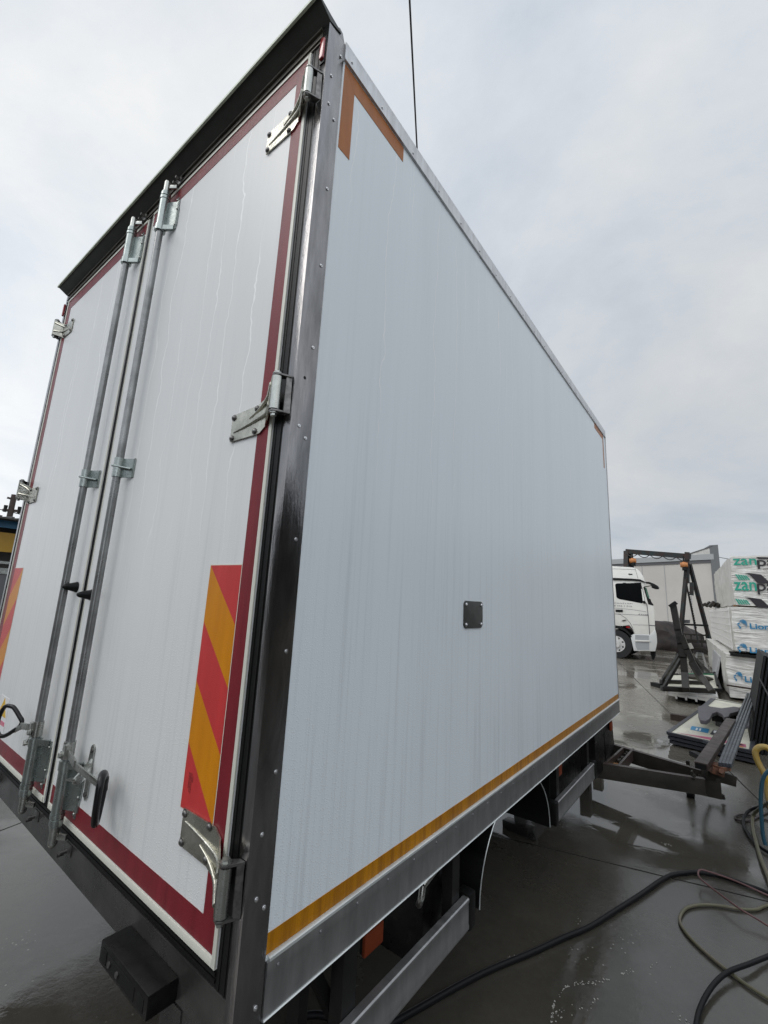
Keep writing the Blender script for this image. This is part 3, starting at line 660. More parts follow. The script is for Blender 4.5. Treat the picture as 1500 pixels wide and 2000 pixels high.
    # D grip: flat loop turned out from the door
    dirx = Vector((s*0.92, -0.39, 0)).normalized() if s < 0 else Vector((0.88, -0.475, 0)); p0 = Vector((xk-0.075, YR-0.020, 1.03)) if s < 0 else Vector((xk+0.185, -0.040, 1.035)); nrm_ = dirx.cross(Vector((0, 0, 1)))
    if s < 0:
        path = [onpl(q, p0, nrm_) for q in ((43, 1408), (38, 1399), (28, 1383), (20, 1379), (12, 1379), (6, 1385), (-2, 1402), (-6, 1420), (-3, 1434), (4, 1438), (14, 1435), (28, 1426), (39, 1418))]
    else:
        path = [p0+dirx*a+Vector((0, 0, b)) for a, b in ((0.0, -0.02), (0.012, 0.018), (0.030, 0.036), (0.062, 0.036), (0.080, 0.015), (0.080, -0.045), (0.066, -0.080), (0.045, -0.098), (0.024, -0.092), (0.008, -0.060))]
    path += path[:2]
    m = MB(); m.tube(path, (lambda q: 0.0165-0.0065*math.sin(math.pi*min(1, q*1.02))) if s > 0 else 0.0085, n=12, smooth=4); gp = part('grip', m, M['plastic'], hub)
    m = MB(); m.beam((xk+s*0.005, YR-0.020, 1.048), p0+Vector((s*0.008, 0, -0.012)), 0.007, 0.020, bev=0.002); part('grip_arm', m, M['galv'], hub)
# door bumpers (black rubber cones)
for xs_, zs_ in ((-1.344, 1.640), (-1.160, 1.612)):
    m = MB(); m.cyl((xs_, -0.0045, zs_), (xs_, -0.010, zs_), 0.023, 0.0225, n=24); m.cyl((xs_, -0.010, zs_), (xs_, -0.052, zs_), 0.0215, 0.011, n=24); m.cyl((xs_, -0.052, zs_), (xs_, -0.060, zs_), 0.011, 0.005, n=24)
    part('door_buffer', m, M['rubber'], B)
# sticker on the left door
m = MB(); m.mi = 0; m.box(-2.105, -1.955, -0.0055, -0.0042, 0.895, 1.075)
m.mi = 1; m.prism([(-2.10, -0.0056, 0.985), (-1.965, -0.0056, 0.985), (-2.0325, -0.0056, 1.07)], (0, -0.0006, 0)); m.mi = 2
for k in range(6): m.box(-2.09+k*0.022, -2.075+k*0.022, -0.0062, -0.0057, 0.945, 0.965)
part('warning_sticker', m, [M['sticker_white'], M['sticker_yellow'], M['sticker_pink']], B)
# marker lamps at the top corners
m = MB(); m.box(-0.024, -0.006, -0.016, -0.0045, 3.418, 3.505, bev=0.005); part('marker_lamp', m, M['lamp_red'], B)
m = MB(); m.box(XM+0.006, XM+0.024, -0.016, -0.0045, 3.418, 3.505, bev=0.005); part('marker_lamp', m, M['lamp_red'], B)
m = MB(); m.box(-0.0275, -0.0050, -0.0072, -0.0042, 3.405, 3.518, bev=0.001); part('lamp_base', m, M['rubber'], B)
# dock buffer on the sill
def dock(x0, x1):
    m = MB(); m.box(x0, x1, -0.075, 0.0, 0.670, 0.722, bev=0.005)
    bf = part('dock_buffer', m, M['dirtyblack'], B)
    m = MB(); w = x1-x0
    for a, c in ((0.05, 0.16), (0.22, 0.76), (0.82, 0.94)):
        m.box(x0+w*a, x0+w*c, -0.0762, -0.0745, 0.680, 0.710, bev=0.0005)
    part('recess', m, M['black'], bf)
    m = MB()
    for a in (0.24, 0.42): m.cyl((x0+w*a, -0.0765, 0.694), (x0+w*a, -0.080, 0.694), 0.007, n=14)
    part('bolt', m, M['bolt'], bf)
dock(-0.488, -0.222); dock(XM+0.222, XM+0.488)

# underside -----------------------------------------------------------
for xx in (-0.80, -1.66):
    m = MB(); m.box(xx-0.035, xx+0.035, 1.15, YF+0.3, 0.46, 0.69); part('chassis_beam', m, M['chassis'], B)
for yy in (0.14, 0.75, 1.35, 2.0, 2.65, 3.3, 3.95):
    m = MB(); m.box(XL+0.05, -0.04, yy-0.025, yy+0.025, 0.655, 0.718); part('cross_member', m, M['chassis'], B)
def guard(y0, y1):
    m = MB(); m.prism([(-0.028, y0, 0.386), (-0.002, y0, 0.386), (0.0, y0, 0.389), (0.0, y0, 0.402), (-0.002, y0, 0.405), (-0.002, y0, 0.478), (0.0, y0, 0.481), (0.0, y0, 0.492), (-0.004, y0, 0.496), (-0.028, y0, 0.496)], (0, y1-y0, 0))
    gdr = part('side_guard', m, M['alu_dark'], B)
    for yy, d in ((y0, -1), (y1, 1)):
        m = MB(); m.box(-0.058, 0.003, min(yy, yy+d*0.055), max(yy, yy+d*0.055), 0.376, 0.505, bev=0.010); part('end_cap', m, M['rubber'], gdr)
    for yy in ((0.425, y1-0.06) if y0 < 1 else (y0+0.10, y1-0.06)):
        m = MB(); m.box(-0.075, -0.030, yy-0.03, yy+0.03, 0.37, 0.700); part('bracket', m, M['chassis'], gdr)
guard(-0.10+0.18, 1.12); guard(2.31, 3.24)
# diagonal braces and inner upright below the rear corner
m = MB(); m.beam((-0.13, 0.30, 0.70), (-0.09, 0.47, 0.40), 0.03, 0.04, up=(1, 0, 0)); part('brace', m, M['chassis'], B)
m = MB(); m.box(-0.27, -0.22, 0.42, 0.46, 0.01, 0.70); part('stand_leg', m, M['chassis'], B)
m = MB(); m.box(-1.70, -1.62, 1.60, 1.66, 0.01, 0.44); part('stand_leg', m, M['chassis'], B)
for yy in (3.9,):
    for xx in (-0.83, -1.69):
        m = MB(); m.box(xx-0.04, xx+0.04, yy, yy+0.08, 0.01, 0.44); part('stand_leg', m, M['chassis'], B)
# black control box behind the first guard, with bracket plate
m = MB(); m.box(-0.34, -0.10, 0.93, 1.14, 0.30, 0.70, bev=0.006); part('control_box', m, M['dirtyblack'], B)
m = MB(); m.tube([(-0.085, 0.90, 0.60), (-0.07, 0.97, 0.635), (-0.07, 1.05, 0.645), (-0.08, 1.10, 0.66)], 0.014, n=12); m.tube([(-0.085, 0.90, 0.60), (-0.085, 0.89, 0.56), (-0.10, 0.90, 0.53)], 0.013, n=10)
m.cyl((-0.06, 1.12, 0.655), (-0.06, 1.30, 0.665), 0.018, n=14); part('air_valve', m, M['galv'], B)
# mudguard: half-round arch over the missing wheel
m = MB(); cy_, cz_, rr_ = 1.735, 0.385, 0.475
seg = 30; xa, xb = -0.62, -0.022
for k in range(seg):
    a0, a1 = math.pi*k/seg, math.pi*(k+1)/seg
    P = [(cy_-rr_*math.cos(a), cz_+rr_*0.80*math.sin(a)) for a in (a0, a1)]
    Q = [(cy_-(rr_-0.006)*math.cos(a), cz_+(rr_*0.80-0.006)*math.sin(a)) for a in (a0, a1)]
    m.prism([(xa, P[0][0], P[0][1]), (xa, P[1][0], P[1][1]), (xa, Q[1][0], Q[1][1]), (xa, Q[0][0], Q[0][1])], (xb-xa, 0, 0))
bmesh.ops.remove_doubles(m.b, verts=m.b.verts, dist=0.0003)
mg = part('mudguard', m, M['rubber'], B)
m = MB(); pth = [(-0.0215, cy_-rr_*math.cos(math.pi*k/24), cz_+rr_*0.80*math.sin(math.pi*k/24)) for k in range(25)]
m.tube(pth, 0.0025, n=6, smooth=0); part('rim', m, M['alu_lip'], mg)
m = MB(); m.prism([(-0.62, cy_+rr_+0.004, cz_+0.0), (-0.02, cy_+rr_+0.004, cz_+0.0), (-0.02, cy_+rr_+0.004, cz_+0.31), (-0.62, cy_+rr_+0.004, cz_+0.31)], (0, 0.004, 0)); part('flap', m, M['rubber'], mg)
# amber side lamps
def amber(x, y0, y1, z0, z1, tilt=0.0):
    m = MB(); m.box(x-0.010, x+0.004, y0, y1, z0, z1, bev=0.006); l = part('side_lamp', m, M['lamp_amber'], B)
    m = MB(); m.box(x-0.020, x-0.0102, y0+0.004, y1-0.004, z0+.004, 0.700); part('lamp_bracket', m, M['rubber'], l)
amber(-0.10, 0.575, 0.675, 0.520, 0.585); amber(-0.06, 2.50, 2.60, 0.565, 0.635); amber(-0.03, 4.02, 4.11, 0.575, 0.645)
# box at the front of the chassis
m = MB(); m.prism([(-0.05, 3.50, 0.69), (-0.05, 4.20, 0.69), (-0.05, 4.26, 0.42), (-0.05, 4.16, 0.30), (-0.05, 3.52, 0.30)], (-0.5, 0, 0), bev=0.008)
m.box(-0.049, -0.046, 3.85, 4.15, 0.36, 0.60, bev=0.001); part('tool_box', m, M['dirtyblack'], B)
m = MB(); m.box(-0.40, -0.12, 2.75, 3.40, 0.36, 0.69, bev=0.01); part('battery_box', m, M['dirtyblack'], B)

#@@BACKGROUND
# ================================================================== BACKGROUND
# helper: polygon measured on a plane y = const, given in zoomed crops (origin, scale)
def ZP(pts, y, org, sc): return [at((org[0]+a/sc, org[1]+b/sc), y=y) for a, b in pts]

# ---- warehouse
Z1 = ((1100, 1000), 3.75); Z2 = ((1180, 1050), 8.0); Z3 = ((1340, 1060), 8.0)
pR = at((1396, 1090), y=36.0); pL = at((1150, 1088), y=39.5)
wd_ = Vector((pR.x-pL.x, pR.y-pL.y, 0)).normalized(); wn_ = Vector((wd_.y, -wd_.x, 0)); L_ = (Vector((pR.x, pR.y, 0))-Vector((pL.x, pL.y, 0))).length
base = Vector((pR.x, pR.y, 0)); top = pR.z
wh = thing('warehouse', 'long beige clad warehouse with a grey roof edge standing beyond the white truck', 'warehouse', base)
WB = Vector((-0.22, 1, 0))
def wbox(mb, u0, u1, z0, z1, d0, d1):   # u measured leftwards from the right corner, d towards the camera
    P = [base - wd_*u + (wn_*d if d > 0 else -WB*d*-1 if False else WB*(-d)) for u, d in ((u0, d0), (u1, d0), (u1, d1), (u0, d1))]
    mb.prism([(p.x, p.y, z0) for p in P], (0, 0, z1-z0))
m = MB(); wbox(m, 0.05, 26, 0, top-0.30, -14, 0); part('wall', m, M['wall_panel'], wh)
m = MB()
for k in range(1, 16): wbox(m, k*1.62, k*1.62+0.035, 0.1, top-0.31, 0.002, 0.02)
part('cladding_joint', m, M['wall_trim'], wh)
m = MB(); wbox(m, 0.0, 26, top-0.10, top+0.28, -0.5, 0.12); rf = part('roof_edge', m, M['wall_trim'], wh)
m = MB(); wbox(m, 0.0, 26, top-0.30, top-0.12, -0.4, 0.06); part('gutter', m, M['wall_dark'], wh)
m = MB(); P = [onpl((x, y), base + Vector((0, 0, 0)) + wn_*0.06, wn_) for x, y in ((1339, 1084), (1344, 1081), (1388, 1067), (1392.5, 1066), (1392.5, 1084))]
m.prism(P, WB*14); part('parapet', m, M['sheet_white'], wh)
pk = onpl((1393, 1066), base + wn_*0.08, wn_)
m = MB(); wbox(m, -0.30, 0.20, 0, pk.z+0.05, -14, 0.10); part('corner_post', m, M['wall_post'], wh)
m = MB(); P = [onpl((x, y), base + wn_*0.10, wn_) for x, y in ((1339, 1083.2), (1393, 1065.2), (1393, 1067), (1339, 1085))]; m.prism(P, WB*0.3); part('verge', m, M['wall_dark'], wh)

# ---- low white building beyond / wall right behind bundles is the bundles' own side

# ---- white truck cab
YT = 17.9
def T(pts, y=YT): return ZP(pts, y, *Z2)
ck = thing('parked_truck', 'white lorry cab with dark side window parked behind the truck body', 'truck', (T([(195, 1672)])[0].x, YT+1.2, 0))
cabp = [(-330, 470), (0, 440), (130, 445), (430, 463), (480, 473), (520, 492), (560, 528), (600, 588), (625, 640), (645, 700), (665, 800), (700, 900), (740, 1000), (775, 1060), (785, 1150), (790, 1230), (795, 1380), (800, 1440), (806, 1500), (720, 1520), (470, 1505), (455, 1470), (435, 1420), (395, 1370), (340, 1400), (250, 1385), (190, 1378), (80, 1385), (-20, 1450), (-60, 1500), (-330, 1500)]
cabp = [p for p in cabp if p != (340, 1400)]
m = MB(); m.prism(T(cabp), (-0.32, 2.45, 0), bev=0.03); cab = part('cab', m, M['white_paint'], ck)
m = MB(); m.prism(T([(-60, 1500), (-20, 1450), (80, 1380), (190, 1374), (260, 1390), (330, 1425), (390, 1480), (430, 1545), (415, 1560), (380, 1510), (320, 1460), (250, 1430), (190, 1420), (90, 1425), (20, 1470), (-30, 1530)], YT-0.03), (0, 0.5, 0)); part('wheel_arch', m, M['black'], ck)
m = MB(); m.prism(T([(-330, 1500), (-60, 1500), (-30, 1545), (20, 1490), (100, 1440), (200, 1430), (300, 1450), (380, 1520), (430, 1600), (450, 1700), (-330, 1700)], YT+0.25), (0, 1.9, 0)); part('chassis', m, M['black'], ck)
m = MB(); m.prism(T([(410, 1535), (470, 1505), (718, 1518), (800, 1440), (818, 1500), (824, 1560), (828, 1640), (818, 1700), (800, 1778), (720, 1778), (700, 1772), (465, 1772), (448, 1700)], YT-0.02), (-0.34, 2.5, 0), bev=0.02); stp = part('step_panel', m, M['white_plastic'], ck)
m = MB(); m.prism(T([(485, 1518), (700, 1530), (700, 1602), (482, 1596)], YT-0.026), (0, 0.004, 0)); m.prism(T([(485, 1632), (702, 1636), (704, 1752), (520, 1752), (492, 1700)], YT-0.026), (0, 0.004, 0)); part('step_shade_plate', m, M['recess'], stp)  # flat plates; the shade inside the steps is put into their grey
m = MB(); m.prism(T([(478, 1604), (712, 1612), (712, 1628), (478, 1620)], YT-0.07), (0, 0.06, 0), bev=0.004); part('step', m, M['white_paint'], stp)
m = MB(); m.prism(T([(172, 740), (182, 722), (200, 715), (545, 708), (565, 716), (585, 850), (603, 985), (606, 1015), (590, 1028), (560, 1022), (240, 962), (205, 945), (192, 925)], YT-0.006), (0, 0.012, 0)); part('side_window', m, M['glass'], ck)
m = MB(); m.prism(T([(288, 716), (292, 705), (335, 705), (340, 716)], YT-0.012), (0, 0.01, 0)); m.prism(T([(470, 716), (472, 705), (575, 703), (590, 800), (575, 800), (562, 718)], YT-0.012), (0, 0.01, 0)); part('window_trim', m, M['black'], ck)
m = MB(); m.prism(T([(-330, 620), (130, 628), (430, 640), (560, 652), (640, 690), (640, 706), (560, 682), (430, 672), (130, 662), (-330, 655)], YT-0.05), (-0.32, 2.55, 0)); m.prism(T([(640, 690), (700, 690), (770, 715), (835, 755), (850, 785), (835, 805), (790, 802), (740, 785), (735, 765), (745, 750), (690, 720), (640, 712)], YT-0.30), (0, 0.28, 0), bev=0.02)
m.prism(T([(620, 765), (740, 745), (742, 755), (622, 776)], YT-0.10), (0, 0.05, 0)); part('mirror_arm', m, M['black'], ck)
m = MB(); m.prism(T([(612, 775), (632, 770), (700, 935), (742, 1010), (772, 1052), (765, 1062), (690, 1042), (668, 965)], YT-0.012), (-0.32, 2.47, 0)); ws = part('windscreen_pillar', m, M['black'], ck)
m = MB(); m.prism(T([(636, 778), (660, 785), (708, 935), (690, 950), (668, 900)], YT-0.016), (0, 0.01, 0)); part('windscreen', m, M['glass_green'], ck)
m = MB(); m.prism(T([(690, 955), (722, 955), (735, 1000), (700, 1020)], YT-0.018), (0, 0.01, 0)); m.prism(T([(600, 990), (630, 985), (648, 1028), (612, 1032)], YT-0.1), (0, 0.1, 0), bev=0.01); part('small_mirror', m, M['black'], ck)
m = MB(); m.prism(T([(176, 1124), (290, 1126), (290, 1166), (178, 1162)], YT-0.02), (0, 0.025, 0), bev=0.004); part('door_handle', m, M['black'], ck)
m = MB(); m.prism(T([(380, 562), (440, 565), (440, 580), (380, 577)], YT-0.02), (0, 0.02, 0)); part('roof_marker', m, M['black'], ck)
m = MB(); m.prism(T([(272, 1298), (330, 1283), (345, 1290), (300, 1308)], YT-0.03), (0, 0.03, 0)); part('arch_handle', m, M['black'], ck)
m = MB(); m.prism(T([(342, 1385), (400, 1388), (400, 1412), (342, 1408)], YT-0.02), (0, 0.02, 0)); part('side_lamp', m, M['lamp_red'], ck)
m = MB()
def seam(pts, w=0.010):
    q = T(pts, YT-0.003)
    for a, b in zip(q, q[1:]): m.beam(a, b, 0.006, w, up=(0, 1, 0)) if False else m.beam(a, b, w, 0.006, up=(0, 1, 0))
seam([(640, 1000), (668, 1050), (690, 1230), (712, 1520)], 0.022); seam([(165, 1190), (690, 1218)]); seam([(165, 1192), (250, 1200), (340, 1260), (410, 1340), (440, 1400), (470, 1500)], 0.012)
seam([(700, 1370), (796, 1378)], 0.03); seam([(560, 700), (600, 800), (640, 1000)], 0.012); seam([(445, 1362), (700, 1368)], 0.008); seam([(165, 1100), (400, 1120), (660, 1160)], 0.008); seam([(130, 487), (490, 500)], 0.008); seam([(480, 475), (530, 640)], 0.008)
part('panel_seam', m, M['wall_dark'], ck)
wc = T([(196, 1672)])[0]; wr = 0.50; wc.z = wr+0.0
def wheel(c):
    m = MB(); m.cyl((c.x, c.y-0.02, c.z), (c.x, c.y+0.30, c.z), wr, n=48); w = part('wheel', m, M['tyre'], ck)
    m = MB(); m.cyl((c.x, c.y-0.03, c.z), (c.x, c.y-0.022, c.z), 0.285, n=36); m.cyl((c.x, c.y-0.10, c.z), (c.x, c.y-0.03, c.z), 0.12, n=24)
    for k in range(10): a = 2*math.pi*k/10; m.cyl((c.x+0.20*math.cos(a), c.y-0.05, c.z+0.20*math.sin(a)), (c.x+0.20*math.cos(a), c.y-0.03, c.z+0.20*math.sin(a)), 0.018, n=8)
    part('rim', m, M['rim'], w)
    m = MB()
    for k in range(8): a = 2*math.pi*(k+.5)/8; m.cyl((c.x+0.225*math.cos(a), c.y-0.032, c.z+0.225*math.sin(a)), (c.x+0.225*math.cos(a), c.y-0.030, c.z+0.225*math.sin(a)), 0.032, n=12)
    part('rim_hole', m, M['black'], w)
wheel(wc); wheel(wc + Vector((0, 2.1, 0)))
m = MB(); m.prism(T([(718, 1778), (800, 1778), (795, 1850), (775, 1905), (750, 1905), (735, 1850)], YT+0.3), (0, 0.25, 0)); part('under_bumper_piece', m, M['black'], ck)  # small dark piece below the front of the cab
p = T([(158, 1026), (375, 1030), (375, 1012), (158, 1008)], YT-0.008)
text_part('lettering', 'CANİYAPI', T([(158, 1031)], YT-0.008)[0], (1, 0, 0), (0, 0, 1), 0.60, 0.055, M['print_grey'], cab, spacing=1.15)
text_part('lettering', '0 444 1 010', T([(158, 1075)], YT-0.008)[0], (1, 0, 0), (0, 0, 1), 0.58, 0.055, M['print_grey'], cab, spacing=1.15)
text_part('lettering', 'AXOR', T([(525, 1209)], YT-0.008)[0], (1, 0, 0), (0, 0, 1), 0.33, 0.050, M['print_grey'], cab, shear=0.3, spacing=1.1)

# ---- gantry crane behind the cab
YC = 21.0
def C1(pts, y=YC): return ZP(pts, y, *Z1)
cr_ = thing('gantry_crane', 'dirty blue green gantry crane with two chain hoists hanging under its beam', 'crane', (C1([(905, 900)])[0].x, YC, 0))
a, b = C1([(462, 288)], YC+0.6)[0], C1([(930, 326)], YC-0.2)[0]
m = MB(); m.beam(a, b, 0.16, 0.20); part('beam', m, M['crane'], cr_)
ap = C1([(910, 318)], YC-0.15)[0]
def foot(px, y): q = C1([px], y)[0]; return Vector((q.x, q.y, 0))
lf, rf2 = foot((838, 1000), YC-1.0), foot((1100, 1000), YC+1.0)
m = MB(); m.beam(ap+Vector((0, 0, 0.12)), C1([(905, 520)], YC-0.2)[0], 0.17, 0.22); part('post_head', m, M['crane'], cr_)
m = MB(); m.beam(C1([(905, 400)], YC-0.2)[0], Vector((lf.x, lf.y, 0.05)), 0.12, 0.12); part('leg', m, M['crane'], cr_)
m = MB(); m.beam(C1([(925, 380)], YC-0.1)[0], Vector((rf2.x, rf2.y, 0.05)), 0.12, 0.12); part('leg', m, M['crane'], cr_)
m = MB(); m.beam(C1([(905, 540)], YC-0.25)[0], C1([(990, 960)], YC-0.3)[0], 0.06, 0.06); part('brace', m, M['crane'], cr_)
m = MB(); m.beam(C1([(855, 822)], YC-0.6)[0], C1([(1060, 832)], YC)[0], 0.07, 0.07); part('cross_bar', m, M['black'], cr_)
m = MB(); m.beam(a, Vector((a.x-0.1, a.y-0.9, 0.05)), 0.18, 0.18); part('leg', m, M['crane'], cr_)
m = MB(); m.beam(a+Vector((0.12, 0, 0)), Vector((a.x+0.25, a.y+1.2, 0.05)), 0.16, 0.16); part('leg', m, M['crane'], cr_)
for px, yy in (((884, 388), YC-0.35), ((510, 357), YC+0.45)):
    q = C1([px], yy)[0]
    m = MB(); m.ball(q, 0.13, 14, (1.0, 1.1, 1.0)); m.cyl(q+Vector((-0.12, 0, 0.0)), q+Vector((0.13, 0, 0.0)), 0.10, n=16); h = part('hoist', m, M['orange'], cr_)
    m = MB(); m.tube([q+Vector((0, 0, 0.12)), q+Vector((0, 0, 0.35))], 0.025, n=6, smooth=0); m.cyl(q+Vector((0.02, -0.02, -0.22)), q+Vector((0.02, -0.02, -0.08)), 0.09, n=12)
    for k in range(7): m.ball(q+Vector((0.0, -0.02, -0.25-0.06*k)), 0.025, 6)
    part('chain', m, M['black'], h)
m = MB(); P = C1([(925, 515), (955, 515), (955, 612), (925, 606)], YC-0.3); m.prism(P, (0, 0.16, 0)); part('control_box', m, M['crane'], cr_)
m = MB(); q = C1([(915, 560)], YC-0.4)[0]
for k in range(16): m.ball(C1([(918+k*3.6, 590+k*17)], YC-0.45)[0], 0.035, 6, (1, .6, 1.4))
part('load_chain', m, M['black'], cr_)
m = MB(); pts = [a.lerp(b, t)+Vector((0, -0.12, -0.10-0.12*abs(math.sin(t*math.pi*5)))) for t in [k/20 for k in range(21)]]; m.tube(pts, 0.018, n=5, smooth=2); part('power_cable', m, M['wire'], cr_)
m = MB(); m.prism(C1([(868, 790), (925, 790), (925, 815), (868, 815)], YC-0.5), (0, 0.3, 0)); part('winch', m, M['wall_dark'], cr_)

# ---- tarpaulin covered pile and steel behind the crane
def lump(name, c, sx, sy, sz, mt, label, cat, seed):
    m = MB(); q = bmesh.ops.create_icosphere(m.b, subdivisions=4, radius=1)
    for v in m.b.verts:
        n = noise.fractal(v.co*1.3+Vector((seed, 0, 0)), 1.0, 2.0, 4); f = 1+0.28*n+0.05*math.sin(9*v.co.x+3*v.co.z)
        co = v.co*f; co.z = max(co.z, -0.15)
        v.co = Vector((c[0]+co.x*sx, c[1]+co.y*sy, max(0.0, (co.z+0.15))*sz))
    for f in m.b.faces: f.smooth = True
    return solo(name, m, mt, label, cat, (c[0], c[1], 0), recalc=False)
q = G((1300, 1262))
lump('tarpaulin_pile', (at((1300, 1250), y=25).x, 25.0), 1.7, 1.0, 1.15, M['tarp'], 'low pile under a brown tarpaulin beside the lorry cab', 'pile', 3.0)
pr = thing('steel_rack', 'low rack of dark steel bars with a pale panel behind the gantry crane leg', 'rack', (at((1360, 1245), y=24).x, 24, 0))
m = MB()
m.beam(C1([(850, 892)], 24)[0], C1([(1060, 905)], 24)[0], 0.08, 0.07); part('rail', m, M['dark_steel'], pr)
m = MB(); m.beam(C1([(880, 940)], 23.5)[0], C1([(1060, 952)], 23.5)[0], 0.10, 0.14); part('rail', m, M['dark_steel'], pr)
m = MB(); m.beam(C1([(900, 1000)], 23.2)[0], C1([(1050, 1005)], 23.2)[0], 0.10, 0.10); part('rail', m, M['dark_steel'], pr)
for px in (890, 935, 1010, 1045):
    m = MB(); t_ = C1([(px, 895)], 24)[0]; m.beam((t_.x, 24, 0), t_, 0.05, 0.05); part('upright', m, M['dark_steel'], pr)
m = MB(); m.prism(C1([(885, 970), (935, 960), (955, 1000), (900, 1008)], 23.0), (0, 0.2, 0.0)); part('pale_panel', m, M['wrap_side'], pr)
m = MB(); m.beam(C1([(905, 830)], 23.4)[0], C1([(930, 900)], 23.4)[0], 0.02, 0.02); m.b.free()

# ---- wrapped panel bundles
ang = R(4.3); AX = Vector((math.cos(ang), math.sin(ang), 0)); AY = Vector((-math.sin(ang), math.cos(ang), 0)); UP = Vector((0, 0, 1))
BK = 'stacked bundles of wrapped panels'
y0b = G((1424, 1366)).y
def bundle(name, label, x0, z0, z1, length, width, seed, side_mat=None, skew=0.0, y_off=0.0, lean=0.0):
    o = Vector((x0, y0b+y_off, 0))
    t = thing('panel_bundle', label, 'panel bundle', (o.x, o.y, z0), BK)
    m = MB(); m.box(0, 1, 0, 1, 0, 1)
    def cuts(axis, n):
        es = [e for e in m.b.edges if abs((e.verts[0].co-e.verts[1].co)[axis]) > 1e-5 and sum(abs((e.verts[0].co-e.verts[1].co)[k]) > 1e-5 for k in range(3)) == 1]
        bmesh.ops.subdivide_edges(m.b, edges=es, cuts=n, use_grid_fill=True)
    cuts(0, 22); cuts(1, 40); cuts(2, 18)
    for v in m.b.verts:
        a, b, c = v.co
        p = o + AX*(a*width) + AY*(b*length) + UP*(z0 + c*(z1-z0) + lean*b)
        n = Vector((noise.noise(p*2.3+Vector((seed, 0, 0))), noise.noise(p*2.3+Vector((0, seed, 0))), noise.noise(p*2.3+Vector((0, 0, seed)))))
        n2 = noise.noise(Vector((a*9, b*14+seed, c*9)))
        edge = 1 if (0.02 < a < 0.98 and 0.02 < c < 0.98) else 0.5
        inward = AY*(0.012*abs(n.y) + 0.010*(1-abs(2*c-1)**4)) if b < 0.001 else Vector((0, 0, 0))
        p += inward + UP*(n.z*0.025*(1 if c > 0.9 or c < 0.1 else 0.3)) + AX*((n.x*0.03+0.01*n2) if a < 0.01 else 0)
        v.co = p
    for f in m.b.faces:
        f.smooth = True
        c = f.calc_center_median()-o
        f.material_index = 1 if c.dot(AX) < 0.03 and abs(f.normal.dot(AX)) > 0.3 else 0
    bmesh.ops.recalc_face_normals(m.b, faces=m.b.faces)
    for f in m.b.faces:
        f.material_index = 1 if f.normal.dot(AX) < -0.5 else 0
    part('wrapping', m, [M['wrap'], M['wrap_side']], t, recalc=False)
    return t, o
tz, oz = bundle('z', 'top bundle of the wrapped stack, printed green and black on white film', 1.045, 1.93, 2.955, 5.2, 2.3, 1.0)
tm, om = bundle('m', 'middle bundle of the wrapped stack with blue lion prints on creased film', 0.965, 0.98, 1.89, 7.2, 2.5, 5.0, y_off=0.0)
tl, ol = bundle('l', 'bottom bundle of the wrapped stack, half hidden by dark leaning panels', 0.80, 0.06, 0.90, 7.6, 1.0+.9, 9.0, y_off=-0.05)
def fpt(px, o, org, sc): return onpl((org[0]+px[0]/sc, org[1]+px[1]/sc), o - AY*0.012, AY)
def ftext(s, px0, px1, o, t, org, sc, mt, bold=0.02, **k):
    p0 = fpt(px0, o, org, sc); p1 = fpt((px1[0], px0[1]), o, org, sc); p2 = fpt((px0[0], px1[1]), o, org, sc)
    return text_part('lettering', s, p0, AX, UP, abs((p1-p0).dot(AX)), abs((p2-p0).z), mt, t, bold=bold, **k)
def fpoly(m, pts, o, org, sc): m.prism([fpt(p, o, org, sc) for p in pts], AY*0.003)
for yb_, yt_, dx in ((342, 250, 0), (740, 610, 18)):
    ftext('zan', (738+dx, yb_+6), (1108, yt_), oz, tz, *Z3, M['print_green'], 0.012)
    # slab feet of the letters
    ftext('panel', (1122, yb_+68), (1800, yt_-28), oz, tz, *Z3, M['print_black'], 0.012)
    ftext('www.', (1200, yb_+78), (1290, yb_+64), oz, tz, *Z3, M['print_black'], 0.02)
m = MB(); m2 = MB()
for dy in (0, 382):
    for k in range(5):
        x = 765+k*38
        fpoly(m, [(x, 492+dy+k*4), (x+26, 495+dy+k*4), (x+88, 585+dy), (x+60, 578+dy)], oz, *Z3)
    fpoly(m2, [(918, 478+dy), (985, 472+dy), (1175, 500+dy), (1330, 640+dy), (1120, 632+dy), (1000, 505+dy), (965, 490+dy)], oz, *Z3)
fpoly(m2, [(1090, 222), (1600, 232), (1600, 262), (1130, 250)], oz, *Z3)
part('printed_roof_sign', m, M['print_green'], tz); part('printed_roof_sign', m2, M['print_black'], tz)
